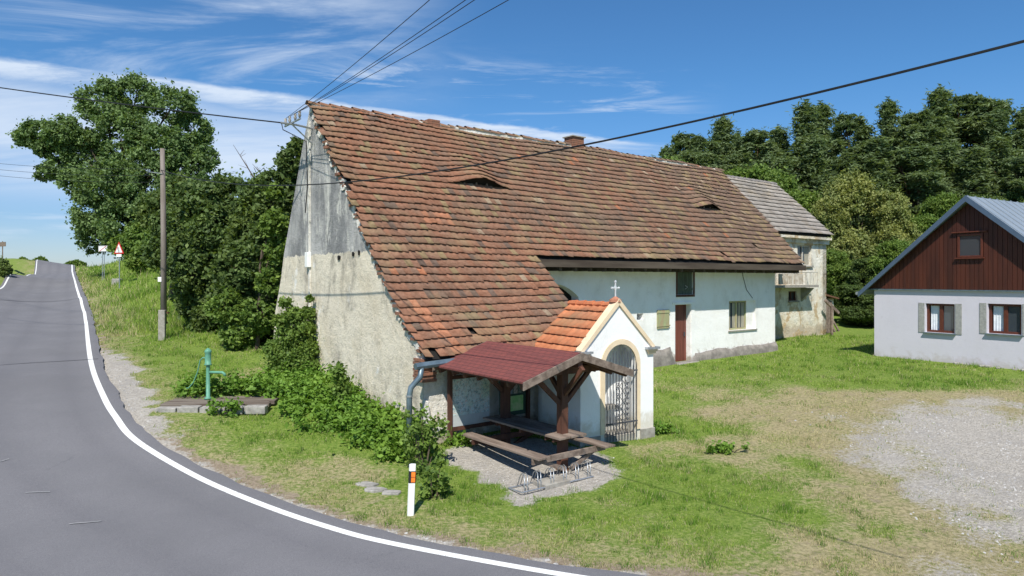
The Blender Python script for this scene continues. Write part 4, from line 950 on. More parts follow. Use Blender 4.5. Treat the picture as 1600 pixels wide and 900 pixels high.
mb = MB(); mb.tube([(0, .1, CAP - .04), (0, .1, CAP + .02), (0, .1, CAP + .06), (0, .1, CAP + .09)], [.16, .14, .07, .03], 10); cap = mb.build('finial_base', simple('clay_finial', (.42, .18, .11), (.3, .13, .08), 9, .85, .2), chp)
mb = MB(); zc = CAP + .08; mb.box(-.012, .012, .088, .112, zc, zc + .36); mb.box(-.105, .105, .09, .11, zc + .2, zc + .222)
for p in ((-.105, zc + .211), (.105, zc + .211), (0, zc + .36)): mb.tube([(p[0] - .022, .1, p[1]), (p[0] + .022, .1, p[1])], .022, 6); mb.tube([(p[0], .1, p[1] - .03), (p[0], .1, p[1] + .03)], .014, 6)
for q in (-.06, .06): mb.beam((q, .1, zc + .211), (0, .1, zc + .211 + .06), .01, .01); mb.beam((q, .1, zc + .211), (0, .1, zc + .211 - .06), .01, .01)
mark(mb.build('cross', simple('silver_paint', (.75, .77, .78), (.6, .62, .64), 12, .35, 0, metal=.2), chp))
def orangecol(x, a, rg): v = rg.uniform(.86, 1.1); return (.53 * v, .2 * v, .095 * v)
PL = [(-hwid - .16, CZ - .13), (0, CAP - .17)]
# the tile helper runs its courses along local x, so give each slope its own turned carrier mesh
for sg, nm in ((1, 'roof'), (-1, 'roof')):
    prof = [(-(hwid + .14), CZ - .12), (.0, CAP - .15)]
    r_ = tiles(nm, M['orangetile'], chp, prof, (lambda a: (.14, CD + .12)) , orangecol, tw=.22, ex=.29, ln=.36, roll=.03, seed=3 + sg, wob=.0, jit=.35)
    # local (x, y) = (s, t) on the left, mirrored on the right
    co_ = np.empty(len(r_.data.vertices) * 3, np.float32); r_.data.vertices.foreach_get('co', co_); co_ = co_.reshape(-1, 3).copy(); new = co_.copy(); new[:, 0] = co_[:, 1] * sg; new[:, 1] = co_[:, 0]; r_.data.vertices.foreach_set('co', new.ravel()); r_.data.update()
    a0 = (sg * -(hwid + .14), CZ - .16); mb = MB(); mb.prism([(a0[0], .15, a0[1]), (0, .15, CAP - .19), (0, .15, CAP - .25), (a0[0], .15, a0[1] - .06)], (0, CD - .06, 0)); mb.build('roof_deck', M['darkwood'], chp)
mb = MB(); x = .2
while x < CD + .05: mb.tube([(0, x, CAP - .11), (0, x + .34, CAP - .125)], [.085, .07], 8); x += .33
mb.build('ridge_tiles', simple('orange_ridge', (.56, .2, .09), (.46, .15, .07), 7, .8, .2), chp)
# iron gate
gt = MB(); gx0, gx1 = ocx - ohw + .03, ocx + ohw - .03
nb_ = 11
for k in range(nb_):
    x = gx0 + (gx1 - gx0) * k / (nb_ - 1); u = (x - ocx) / ohw; zt_ = osp + ohw * math.sqrt(max(0, 1 - u * u)) - .10 - .07 * (k % 2)
    if k in (0, nb_ - 1): zt_ = osp + .0
    gt.tube([(x, -.06, .24), (x, -.06, zt_), (x, -.06, zt_ + .07)], [.0115, .0115, .002], 5)
for z in (.62, 1.82): gt.box(gx0 - .02, gx1 + .02, -.075, -.045, z, z + .035)
gate = gt.build('gate', M['iron'], chp); gate['label'] = 'wrought iron gate with pointed bars'
sc = MB(); xm = (gx0 + gx1) / 2
def spiral(cx, cz, r0, sg, up): return [(cx + sg * (r0 * (1 - k / 13)) * math.cos(k * .62) - sg * r0, -.085, cz + up * (r0 * (1 - k / 13)) * math.sin(k * .62)) for k in range(12)]
for cz in (.78, 1.02, 1.26, 1.5):
    for sg in (-1, 1):
        sc.tube([(xm, -.085, cz - .13), (xm + sg * .09, -.085, cz), (xm, -.085, cz + .13)], .009, 5)
        sc.tube([(xm + sg * .09, -.085, cz - .13), (xm + sg * .17, -.085, cz), (xm + sg * .09, -.085, cz + .13)], .008, 5)
        sc.tube(spiral(xm + sg * .2, cz + .04, .05, sg, 1), .008, 5); sc.tube(spiral(xm + sg * .2, cz - .04, .05, sg, -1), .008, 5)
sc.build('scrollwork', M['iron'], gate)

# ================================================================== THE PICNIC SHELTER
sp = (1.36, 13.43); g0 = .13
she = thing('picnic_shelter', 'open timber picnic shelter with dark red shingle roof in front of the low barn wall', 'shelter', (sp[0], sp[1], g0), BR)
SRZ = 2.52 - g0; SDR = .45; SHW = 1.46; SL = 3.17
t = newmat('red_shingles'); br_ = t.n.new('ShaderNodeTexBrick'); br_.offset = .5; t.inp(br_, 'Vector', t.map(t.oc, (1, 1, 1), (0, 0, R(90)))); br_.inputs['Scale'].default_value = 1
for k, v in (('Color1', (.165, .044, .036, 1)), ('Color2', (.135, .038, .033, 1)), ('Mortar', (.075, .024, .021, 1)), ('Mortar Size', .010), ('Mortar Smooth', .5), ('Brick Width', .19), ('Row Height', .125)): br_.inputs[k].default_value = v
nn = t.noise(t.oc, 140, 3, .7); t.inp(t.bs, 'Base Color', t.mix(t.ss(nn, .3, .7, 0., .5), br_.outputs[0], t.mix(1., br_.outputs[0], (1.5, 1.4, 1.4), 'MULTIPLY'))); t.bs.inputs['Roughness'].default_value = .9; bump(t, t.math('SUBTRACT', nn, t.math('MULTIPLY', br_.outputs['Fac'], 3.)), .5, .006); M['shingle'] = t.m
mb = MB()
for sg in (-1, 1):
    xe = sg * SHW; mb.hexa([(0, -.0, SRZ), (xe, 0, SRZ - SDR), (xe, SL, SRZ - SDR), (0, SL, SRZ), (0, 0, SRZ + .035), (xe, 0, SRZ - SDR + .035), (xe, SL, SRZ - SDR + .035), (0, SL, SRZ + .035)])
rfo = mb.build('roof', M['shingle'], she)
mb = MB()
for sg in (-1, 1):
    xe = sg * SHW; mb.hexa([(0, .03, SRZ - .035), (xe - sg * .03, .03, SRZ - SDR - .035), (xe - sg * .03, SL - .03, SRZ - SDR - .035), (0, SL - .03, SRZ - .035), (0, .03, SRZ - .004), (xe - sg * .03, .03, SRZ - SDR - .004), (xe - sg * .03, SL - .03, SRZ - SDR - .004), (0, SL - .03, SRZ - .004)])
mb.build('boarding', M['darkwood'], rfo)
for y in (-.035, SL + .003):
    mb = MB()
    for sg in (-1, 1):
        xe = sg * (SHW + .01); mb.hexa([(0, y, SRZ - .12), (xe, y, SRZ - SDR - .12), (xe, y + .03, SRZ - SDR - .12), (0, y + .03, SRZ - .12), (0, y, SRZ + .03), (xe, y, SRZ - SDR + .03), (xe, y + .03, SRZ - SDR + .03), (0, y + .03, SRZ + .03)])
    mb.build('barge_board', M['greywood'], rfo)
for y in (.12, .55, 1.05, 1.55, 2.05, 2.47, 3.0):
    mb = MB()
    for sg in (-1, 1): mb.beam((sg * .02, y, SRZ - .09), (sg * (SHW - .05), y, SRZ - SDR * .97 - .09), .07, .1)
    mb.build('rafter', M['darkwood'], rfo)
mb = MB(); mb.box(-.06, .06, .02, SL - .02, SRZ - .26, SRZ - .125); mb.build('ridge_beam', M['darkwood'], she)
for y in (.55, 2.47):
    ps = MB(); ps.box(-.085, .085, y - .085, y + .085, -.02, SRZ - .262); po = ps.build('post', M['darkwood'], she, bevel=.01)
    mb = MB(); mb.box(-.95, .95, y - .13, y - .087, SRZ - .44, SRZ - .30); mb.build('cross_tie', M['darkwood'], po)
    for sg in (-1, 1):
        mb = MB(); mb.beam((sg * .06, y, SRZ - 1.05), (sg * .78, y, SRZ - .40), .075, .09); mb.build('brace', M['darkwood'], po, bevel=.005)
        mb = MB(); yy = y + sg * .6
        mb.beam((0, y + sg * .06, SRZ - .85), (0, yy, SRZ - .27), .075, .09); mb.build('brace', M['darkwood'], po, bevel=.005)
    mb = MB(); mb.box(-.1, .1, y - .1, y + .1, -.06, .03); mb.build('post_shoe', M['rust'], po)
# tabletop, benches and their bearers
PLANK = lambda mb, x0, x1, n, y0, y1, z0, z1: [mb.box(x0 + (x1 - x0) * k / n + .006, x0 + (x1 - x0) * (k + 1) / n - .006, y0 + .01 * (k % 2), y1 - .008 * ((k + 1) % 2), z0, z1) for k in range(n)]
tt = MB(); PLANK(tt, -.37, .37, 5, .22, 2.85, .70, .745); tbo = tt.build('tabletop', M['greywood'], she, bevel=.006)
mb = MB()
for y in (.44, .68, 1.5, 2.36): MB().box(-.33, .33, y, y + .05, .62, .698).build('table_bearer', M['darkwood'], tbo)
for sg in (-1, 1):
    bn = MB(); xc = sg * .84; PLANK(bn, xc - .15, xc + .15, 3, .02 if sg > 0 else .12, 2.8, .42, .465); bo = bn.build('bench', M['greywood'], she, bevel=.006)
for y in (.30, 2.34):
    mb = MB(); mb.box(-.98, .98, y, y + .05, .30, .418)
    for sg in (-1, 1): mb.beam((sg * .75, y + .075, .34), (sg * .08, y + .075, .06), .05, .09)
    mb.build('bench_bearer', M['greywood'] if y < 1 else M['darkwood'], she, bevel=.005)
# info boards on thin posts at the back
for x in (-1.08, 1.15):
    mb = MB(); mb.box(x - .045, x + .045, SL - .12, SL - .03, -.0, SRZ - .45); p_ = mb.build('corner_post', M['darkwood'], she, bevel=.005)
    mb = MB(); mb.box(x - .055, x + .055, SL - .13, SL - .02, -.08, .06); mb.build('post_shoe', M['rust'], p_)
mb = MB(); mb.box(-1.03, 1.1, SL - .1, SL - .05, .47, .55); mb.build('board_rail', M['darkwood'], she); MB().box(-1.03, 1.1, SL - .1, SL - .05, 1.63, 1.70).build('board_rail', M['darkwood'], she)
t = newmat('printed_map'); na = t.noise(t.oc, 15, 8, .8, .6); nb = t.noise(t.oc, 2.1, 4, .6); vo = t.n.new('ShaderNodeTexVoronoi'); vo.feature = 'DISTANCE_TO_EDGE'; t.inp(vo, 'Vector', t.oc); vo.inputs['Scale'].default_value = 9
c = t.mix(t.ss(nb, .4, .65), (.56, .66, .68), (.5, .62, .5)); c = t.mix(t.ss(na, .5, .58, 0., .9), c, (.14, .27, .3)); c = t.mix(t.ss(vo.outputs[0], .03, .005, 0., .7), c, (.6, .3, .2)); t.inp(t.bs, 'Base Color', c); t.bs.inputs['Roughness'].default_value = .5; M['map'] = t.m
mb = MB(); mb.box(-1.02, .0, SL - .08, SL - .055, .80, 1.62); mapo = mb.build('map_board', M['map'], she)
mb = MB(); mb.box(-1.02, .0, SL - .08, SL - .055, .56, .797); mb.build('map_legend', simple('legend_panel', (.5, .53, .53), (.45, .48, .48), 5, .5, 0), mapo)
mb = MB(); mb.box(.3, 1.08, SL - .08, SL - .055, .62, 1.6); pos = mb.build('poster_board', simple('dark_green_board', (.03, .07, .05), (.025, .05, .04), 4, .5, 0), she)
mb = MB(); mb.box(.38, 1.0, SL - .084, SL - .081, .72, 1.08); mb.build('green_leaflet', simple('leaflet_green', (.22, .5, .16), (.5, .6, .3), 6, .6, 0), pos)
for k, c in enumerate(((.45, .42, .38), (.3, .36, .42), (.5, .45, .4), (.25, .3, .25))):
    mb = MB(); mb.box(.42 + .145 * k, .54 + .145 * k, SL - .084, SL - .081, 1.13, 1.36); mb.build('photo_print', simple('print_%d' % k, c, tuple(v * .35 for v in c), 22, .6, 0), pos)
# bicycle rack in front
rk = thing('bicycle_rack', 'low galvanised bicycle rack of slanting hoops on the pebbles before the shelter', 'bicycle rack', (.18, 12.42, gz(.5, 12.7)), math.atan2(.95, 1.32))
mb = MB(); mb.tube([(0, 0, .05), (1.75, 0, .05)], .016, 6); mb.tube([(0, .42, .03), (1.75, .42, .03)], .016, 6); mb.tube([(0, 0, .05), (0, .42, .03)], .014, 6); mb.tube([(1.75, 0, .05), (1.75, .42, .03)], .014, 6); mb.build('base_rail', M['steel'], rk)
for k in range(6):
    for q in (0, .07):
        x = .06 + k * .31 + q; mb = MB(); mb.tube([(x, .0, .0), (x + .03, .04, .22), (x + .07, .1, .31), (x + .1, .2, .33), (x + .13, .3, .27), (x + .14, .42, .03)], .009, 6); mb.build('hoop', M['steel'], rk, smooth=True)
# slab by the rack
sx, sy = at(850, 735, 12.95)[:2]; 
mb = MB(); mb.box(-.3, .32, -.2, .2, -.05, .05); mark(mb.build('paving_slab', M['concrete'], bevel=.012, loc=(.75, 13.05, gz(.75, 13.05) + .03)), 'single pale concrete slab under the front end of the picnic bench', 'paving slab').rotation_euler[2] = BR
# ================================================================== STREET FURNITURE
def gpt(px, Y): x = (px - CX) / F * Y; return x, Y, gz(x, Y)
# white roadside delineator
x, y, z = -1.70, 11.45, 0; z = gz(x, y)
dl = thing('roadside_post', 'white plastic roadside post with black and orange reflector band', 'roadside post', (x, y, z - .02)); dl.rotation_euler = (0, R(2.4), R(14))
mb = MB(); o_ = [(-.062, -.0), (-.045, -.035), (.045, -.035), (.062, 0), (.03, .04), (-.03, .04)]
mb.prism([(a, b, -.1) for a, b in o_], (0, 0, .98)); v_ = mb.v; v_[9] = (.045, -.035, .885); v_[8] = (.045, -.035, .90); bd_ = mb.build('post', M['whitepaint'], dl, bevel=.004)
mb = MB(); mb.prism([(a * 1.03, b * 1.03, .57) for a, b in o_], (0, 0, .20)); bk = mb.build('band', M['black'], dl)
mb = MB(); mb.box(-.022, .045, -.041, -.037, .675, .755); mb.box(-.022, .045, -.041, -.037, .585, .665); mb.build('reflector', M['orange'], bk)
# water pump
x, y = -7.70, 17.3; z = gz(x, y) + .06
pm = thing('water_pump', 'green cast-iron hand water pump standing on an old timber well cover', 'water pump', (x, y, z))
mb = MB(); mb.tube([(0, 0, 0), (0, 0, .04), (0, 0, .05), (0, 0, .84), (0, 0, .86)], [.09, .09, .05, .047, .05], 12); mb.build('column', M['pumpgreen'], pm, smooth=True)
mb = MB(); mb.tube([(0, 0, .86), (0, 0, .89), (0, 0, .9), (0, 0, 1.17), (0, 0, 1.2), (0, 0, 1.24), (0, 0, 1.29)], [.09, .09, .075, .075, .09, .075, .02], 12); mb.build('pump_head', M['pumpgreen'], pm, smooth=True)
mb = MB(); mb.tube([(0, 0, .68), (.2, -.02, .68), (.38, -.04, .68), (.44, -.05, .64), (.45, -.05, .59)], [.035, .033, .033, .034, .038], 10); mb.build('spout', M['pumpgreen'], pm, smooth=True)
mb = MB(); mb.tube([(.05, 0, 1.02), (-.13, 0, 1.05), (-.2, 0, .98), (-.26, 0, .7), (-.38, .02, .42), (-.5, .03, .28), (-.56, .03, .27)], [.02, .018, .016, .014, .014, .014, .018], 8); mb.build('handle', M['pumpgreen'], pm, smooth=True)
wc = thing('well_cover', 'weathered plank well cover with stone edge under the green pump', 'well cover', (x + .45, y - .05, z - .12), R(2))
mb = MB(); rg = random.Random(12)
for k in range(6): mb.box(-1.35 + rg.uniform(-.05, .05), 1.25 + rg.uniform(-.06, .06), -.55 + k * .19, -.55 + k * .19 + .175, .02, .1 + rg.uniform(0, .015))
mb.build('planks', simple('rotten_planks', (.2, .17, .14), (.1, .075, .06), 6, .95, .7, 20, (.12, 1, 1), dist=.02), wc, bevel=.008)
mb = MB()
for k in range(5): mb.box(-1.35 + k * .53, -1.35 + k * .53 + .5, -.85, -.59, -.1, .08 + rg.uniform(-.02, .02))
mb.build('kerb_stones', M['stone'], wc, bevel=.02)
# wooden power pole
x, y = -13.62, 26.7; z = gz(x, y)
pp = thing('power_pole', 'weathered wooden power pole bolted to a short concrete stub on the grass bank', 'pole', (x, y, z - .1))
mb = MB(); mb.tube([(0, 0, .75), (.0, 0, 4), (-.05, 0, 7.55)], [.12, .11, .085], 10); mb.build('pole', M['polewood'], pp, smooth=True)
mb = MB(); mb.box(-.1, .16, -.24, -.1, -.3, 1.25); mb.build('concrete_stub', M['concrete'], pp, bevel=.02)
MB().tube([(.0, -.0, .7), (.0, 0, .78)], .15, 10).build('iron_strap', M['rust'], pp); MB().tube([(.05, 0, 1.1), (.05, 0, 1.16)], .17, 10).build('iron_strap', M['rust'], pp)
mb = MB(); mb.box(-.16, -.02, -.135, -.12, 2.35, 2.53); mb.build('number_plate', M['whitepaint'], pp)
mb = MB(); mb.tube([(0, -.1, 6.55), (-.5, -.1, 6.62)], .02, 5); mb.tube([(-.5, -.1, 6.6), (-.5, -.1, 6.72)], .035, 6); mb.build('hook', M['steel'], pp)
# bend warning sign
M['signwhite'] = simple('sign_white', (.8, .8, .8), (.76, .76, .76), 6, .5, 0)
x, y, z = gpt(186, 46); z -= .0
ws = thing('bend_warning_sign', 'red-bordered triangular warning sign for a double bend with small plate below', 'traffic sign', (x, y, z), R(-22))
top = HC + (HY - 377.5) / F * y - z; S = .94; hh = S * .866
mb = MB(); mb.tube([(0, .03, -.3), (0, .03, top - .1)], .032, 8); mb.build('post', M['steel'], ws)
def tri(s, zc): return [(-s / 2, zc - s * .2887), (s / 2, zc - s * .2887), (0, zc + s * .5773)]
zc = top - S * .577
mb = MB(); mb.prism([(a, 0, b) for a, b in tri(S, zc)], (0, -.015, 0)); pl_ = mb.build('red_triangle', M['redpaint'], ws)
mb = MB(); mb.prism([(a, -.019, b) for a, b in tri(S * .72, zc)], (0, -.004, 0)); pw = mb.build('white_field', M['signwhite'], pl_)
mb = MB(); y_ = -.027
for p, q in (((.0, zc - .2), (.0, zc - .05)), ((.0, zc - .06), (-.085, zc + .0)), ((-.085, zc - .02), (-.085, zc + .14))):
    mb.beam((p[0] + .05, y_, p[1]), (q[0] + .05, y_, q[1]), .006, .045, up=(1, 0, 0)) if False else mb.prism([(p[0] + .02 - .025, y_, p[1]), (p[0] + .02 + .025, y_, p[1]), (q[0] + .02 + .025, y_, q[1]), (q[0] + .02 - .025, y_, q[1])], (0, -.004, 0))
mb.prism([(-.125, y_, zc + .09), (-.005, y_, zc + .09), (-.065, y_, zc + .2)], (0, -.004, 0)); mb.build('bend_symbol', M['black'], pw)
mb = MB(); mb.box(-.24, .24, -.015, 0, zc - S * .2887 - .22, zc - S * .2887 - .03); sp2 = mb.build('distance_plate', M['signwhite'], ws)
# end-of-village sign
x, y, z = gpt(161, 66)
x, y, z = gpt(161, 58)
ev = thing('village_end_sign', 'white village-end sign with a red diagonal bar standing beyond the bend sign', 'traffic sign', (x, y, z), R(-18))
zt_ = HC + (HY - 384) / F * y - z; zb_ = HC + (HY - 393) / F * y - z; wd = 1.0
mb = MB()
for q in (-.1, .1): mb.tube([(q, .03, -.3), (q, .03, zt_)], .03, 6)
mb.build('post', M['steel'], ev)
mb = MB(); mb.box(-wd / 2, wd / 2, -.02, 0, zb_, zt_); pn = mb.build('panel', M['signwhite'], ev)
mb = MB(); mb.prism([(-wd / 2 + .1, -.024, zb_ + .04), (-wd / 2 + .2, -.024, zb_ + .04), (wd / 2 - .1, -.024, zt_ - .04), (wd / 2 - .2, -.024, zt_ - .04)], (0, -.004, 0)); mb.build('red_bar', M['redpaint'], pn)
mb = MB()
for a_, b_, c_, d_ in ((-wd / 2 + .02, wd / 2 - .02, zb_ + .02, zb_ + .04), (-wd / 2 + .02, wd / 2 - .02, zt_ - .04, zt_ - .02), (-wd / 2 + .02, -wd / 2 + .04, zb_ + .04, zt_ - .04), (wd / 2 - .04, wd / 2 - .02, zb_ + .04, zt_ - .04)): mb.box(a_, b_, -.0235, -.0205, c_, d_)
mb.build('border', M['black'], pn)
# a low stone on the bank
x, y, z = gpt(183, 49); mb = MB(); mb.box(-.3, .3, -.2, .2, -.2, .28); mark(mb.build('marker_stone', M['stone'], bevel=.05, loc=(x, y, z + .15)), 'low grey marker stone in the grass behind the bend sign', 'stone')
# far field mast at the left edge
x, y = (4 - CX) / F * 85, 85.; z = gz(x, y)
mb = MB(); zt_ = HC + (HY - 377) / F * 85
fs = thing('field_signboard', 'small distant board on a thin post at the far left edge', 'signboard', (x, y, z), R(-30))
mb.tube([(0, 0, -.2), (0, 0, zt_ - z)], .06, 5); mb.build('post', M['greywood'], fs)
mb = MB(); mb.box(-.9, .9, -.06, -.02, zt_ - z - .65, zt_ - z - .1); mb.build('board', M['greywood'], fs)

# ------------------------------------------------------------------ wires
def wire(name, label, pts, r_, n=40):
    P = np.array(pts, float); d = np.concatenate([[0], np.cumsum(np.linalg.norm(np.diff(P[:, :2], axis=0), axis=1))]); T = np.linspace(0, d[-1], n)
    co3 = np.polyfit(d, P[:, 2], 2 if len(P) > 2 else 1); Z = np.polyval(co3, T); X = np.interp(T, d, P[:, 0]); Y = np.interp(T, d, P[:, 1])
    mb = MB(); mb.tube(list(zip(X, Y, Z)), r_, 5); return mark(mb.build(name, M['cable']), label, 'cable')
def lerp2(l): return (-13.7 + l * 18.85, 26.65 - l * 21.65)
wire('overhead_cable', 'thick black overhead cable from the wooden pole across the barn roof to the upper right', [lerp2(l) + (z,) for l, z in ((0, 8.25), (.43, 6.41), (.623, 5.99), (.774, 5.89), (.959, 6.04), (1, 6.12))], .014)
bwp = lambda t_, s_, z_: BW(t_, s_) + (z_,)
b0 = np.array(bwp(-13.45, 3.62, 8.5)); e0 = np.array(at(-260, 96, 27)); m0 = (b0 + e0) / 2; m0[2] -= .12
wire('overhead_cable', 'thick black overhead cable from the gable bracket out past the big tree', [b0, m0, e0], .02)
for (q, ex_, lb) in ((3.05, 975, 'leftmost of the thin wires rising from the gable bracket'), (3.4, 1105, 'second thin wire from the left of those rising from the gable bracket'), (3.85, 1135, 'third thin wire from the left of those rising from the gable bracket'), (4.2, 1262, 'rightmost of the thin wires rising from the gable bracket')):
    a = np.array(bwp(-13.1, 3.05 + (4.2 - q), 8.77)); b = np.array(at(ex_, -270, 7)); m = (a + b) / 2; m[2] -= .1
    wire('overhead_wire', lb, [a, m, b], .007)
pt = np.array((-14.15, 26.6, 8.3)); e1 = np.array(at(-150, 232, 40))
for k in range(3): wire('field_wire', 'thin field wire from the wooden pole leftwards, ' + ('topmost of three', 'middle one of three', 'lowest of three')[k], [pt + (0, .1 * k, -.25 * k), (pt + e1) / 2 + (0, 0, -.35 - .3 * k), e1 + (0, 0, -.35 * k)], .008)

# ================================================================== TREES AND SHRUBS
# the big poplar-like tree left
Y0 = 66.
lob = [(165, 162, 42, 0), (213, 150, 38, 1), (272, 165, 36, 0), (300, 205, 36, 1.5), (190, 210, 48, -1), (250, 232, 50, -1), (60, 212, 30, 0), (102, 208, 34, -.5), (38, 214, 18, .5), (72, 232, 20, 0), (134, 245, 40, 1), (90, 262, 22, 0), (175, 285, 52, -2),
       (238, 295, 58, -1.5), (300, 270, 38, 0), (152, 335, 42, -1), (205, 352, 52, -2.5), (150, 372, 32, 0), (255, 375, 48, -1), (72, 270, 18, 1), (322, 245, 22, 0), (120, 285, 28, -1), (298, 325, 36, 1), (130, 215, 24, -.5)]
LO = []
for px, py, r_, dy in lob: p = at(px, py, Y0 + dy); LO.append((p.x, p.y, p.z, r_ * .86 * Y0 / F))
bx_, by_ = (222 - CX) / F * Y0, Y0
tree('broadleaf_tree', 'tall spreading broadleaf tree on the bank left of the wooden pole', 'tree', (bx_, by_, gz(bx_, by_) - .2), LO, 85, .17, M['leaf_big'], .6, 21, nsub=75, rs=.19)
def lobset(lst, Y0):
    out = []
    for px, py, r_, dy in lst: p = at(px, py, Y0 + dy); out.append((p.x, p.y, p.z, r_ * Y0 / F))
    return out
def sh(name, label, cat, px, Y, lst, per, size, m, tr, seed, nsub=16, rs=.36, up=.4):
    nsub = int(nsub * 3.2); rs *= .55; per = per * .5; size *= .78
    x = (px - CX) / F * Y; return tree(name, label, cat, (x, Y, gz(x, Y) - .1), lobset(lst, Y), per, size, M[m], tr, seed, nsub, rs=rs, up=up)
sh('bush', 'bright green bush behind the bend sign under the big tree', 'bush', 215, 52, [(205, 385, 24, 0), (232, 375, 28, .5), (188, 385, 16, 0), (250, 395, 26, -.5), (222, 402, 22, -1)], 170, .17, 'leaf_mid', .1, 31)
sh('bush', 'dark round bush between the big tree and the wooden pole', 'bush', 268, 36, [(255, 330, 34, 0), (290, 310, 36, 1), (275, 365, 36, -1), (300, 350, 34, 0), (262, 395, 28, -1), (285, 290, 20, 1)], 190, .16, 'leaf_dark', .14, 32)
sh('tree', 'dark small tree with brownish seed heads right of the wooden pole', 'tree', 335, 29.5, [(325, 330, 46, 0), (362, 312, 42, 1), (345, 372, 48, -1), (305, 375, 36, 0), (320, 425, 46, -1.0), (370, 410, 46, -.5), (300, 430, 26, .5), (310, 465, 34, -.5), (350, 470, 44, -1), (330, 500, 30, -1)], 240, .145, 'leaf_dark', .2, 33, nsub=20)
sh('tree', 'dark tree close behind the grey gable with its tip above the wall edge', 'tree', 440, 26, [(430, 300, 36, 0), (455, 255, 22, 0), (462, 228, 13, 0), (410, 325, 42, .5), (440, 345, 46, 0), (405, 380, 46, -.5), (445, 400, 40, .5), (385, 420, 44, -1), (425, 455, 46, 0), (380, 470, 40, -.5), (440, 500, 40, 0), (395, 510, 34, -.5), (470, 330, 40, 1.5)], 250, .13, 'leaf_dark', .2, 34, nsub=20)
sh('tree', 'mid green leafy tree filling the gap below the dark tips left of the gable', 'tree', 400, 24, [(432, 350, 22, 0), (437, 395, 22, 0), (425, 440, 22, 0), (355, 480, 26, 0), (405, 495, 26, 0), (375, 525, 24, 0), (430, 300, 12, 0)], 170, .12, 'leaf_mid', .08, 35)
x = (455 - CX) / F * 19.8; tree('climbing_shrub', 'feathery green shrub growing up against the left part of the gable', 'shrub', (x, 19.8, gz(x, 19.8) - .1), lobset([(470, 575, 24, 0), (442, 560, 20, .2), (474, 545, 20, .1), (450, 525, 17, .2), (478, 515, 15, .1), (458, 495, 14, .2), (480, 490, 10, .1), (436, 500, 8, .3), (446, 472, 8, .1), (484, 466, 5, .1), (428, 545, 12, .4), (447, 590, 20, -.2), (474, 600, 18, -.1)], 19.8), 75, .055, M['leaf_mid'], .05, 36, 26, rs=.42, up=.3)
mb = MB(); rg = random.Random(44)          # bare twigs above the dark tree
base = Vector(at(425, 300, 26.5)); tw = []
for k in range(5):
    a = base + Vector((rg.uniform(-.6, .1), 0, rg.uniform(-.3, .3))); b = a + Vector((rg.uniform(-1.1, -.2), rg.uniform(-.3, .3), rg.uniform(.7, 1.6))); mb.tube([a, a.lerp(b, .5) + Vector((.05, 0, -.06)), b], [.035, .02, .006], 5)
    for j in range(4): c = a.lerp(b, rg.uniform(.3, .9)); mb.tube([c, c + Vector((rg.uniform(-.6, .4), rg.uniform(-.2, .2), rg.uniform(.1, .5)))], [.012, .004], 4)
ow = [o for o in bpy.data.objects if o.get('label', '').startswith('dark tree close')][0]
tw = mb.build('dead_twigs', M['bark']); tw.parent = ow; tw.matrix_parent_inverse = Matrix.Translation(ow.location).inverted()
# vine clump on the gable foot, sapling by the roadside post
def clumpobj(name, label, cat, base, clumps, per, size, m, seed, kind=None, up=.5, group=None, stems=True):
    b = Vector(base); C_ = [(x - b.x, y - b.y, z - b.z, r_) for x, y, z, r_ in clumps]
    if kind: return mark(leafmesh(name, clumps, per, size, M[m], None, seed=seed, up=up, shell=.2), label, cat, kind=kind)
    o = thing(name, label, cat, b, 0, group); leafmesh('foliage', C_, per, size, M[m], o, seed=seed, up=up, shell=.2)
    mb = MB()
    for c in C_[::2]: mb.tube([(c[0] * .3, c[1] * .3, -.1), (c[0] * .7, c[1] * .7, c[2] * .6), (c[0], c[1], c[2])], [.014, .01, .004], 4)
    mb.build('stems', M['bark'], o); return o
def gclump(px, py, Y, r_): p = at(px, py, Y); return (p.x, p.y, p.z, r_)
rg = random.Random(51)
V1 = [gclump(533 + rg.uniform(-7, 7), py, 16.9, .13) for py in range(575, 660, 6)]
clumpobj('ivy', 'narrow ivy column climbing the lower gable wall', 'ivy', (V1[-1][0], V1[-1][1], V1[-1][2] - .2), V1, 90, .075, 'leaf_mid', 52)
V1 = [gclump(678 + rg.uniform(-20, 18), rg.uniform(712, 772), 12.3 + rg.uniform(-.2, .25), .11) for k in range(18)]
clumpobj('sapling', 'dark green sapling close behind the white roadside post', 'sapling', (-1.4, 12.3, gz(-1.4, 12.3)), V1, 50, .055, 'leaf_mid', 53)
V1 = [gclump(662 + rg.uniform(-26, 30), rg.uniform(640, 705), 13.6 + rg.uniform(-.2, .3), .12) for k in range(24)]
clumpobj('sapling', 'young light green sapling in front of the downpipe', 'sapling', (-1.8, 13.6, gz(-1.8, 13.6)), V1, 34, .06, 'leaf_mid', 54)
# broad-leaved weeds along the gable foot and round the well cover
CL = []; rg = random.Random(60)
for k in range(300):
    s_ = rg.uniform(-3.3, 4.6); off = abs(rg.gauss(0, .42 + .1 * max(s_, 0))) + .1
    if off > 1.9: continue
    x, y = BW(-12.5 - off, s_ - .1); 
    if rdist(np.array([x]), np.array([y]))[0] > -1.3: continue
    h = max(.06, .46 - off * .2) * rg.uniform(.3, 1.2); CL.append((x, y, gz(x, y) + h * .5, .14 + .12 * rg.random())); CL.append((x + rg.uniform(-.1, .1), y + rg.uniform(-.1, .1), gz(x, y) + h, .15))
for k in range(90):
    x = rg.uniform(-8.7, -4.6); y = 18.05 + rg.gauss(0, .22) - .1 * (x + 8); CL.append((x, y, gz(x, y) + rg.uniform(.1, .4), .18))
for k in range(40):
    x = rg.uniform(-5.6, -3.4); y = rg.gauss(16.3, .4) - .45 * (x + 4.5); CL.append((x, y, gz(x, y) + rg.uniform(.05, .3), .17))
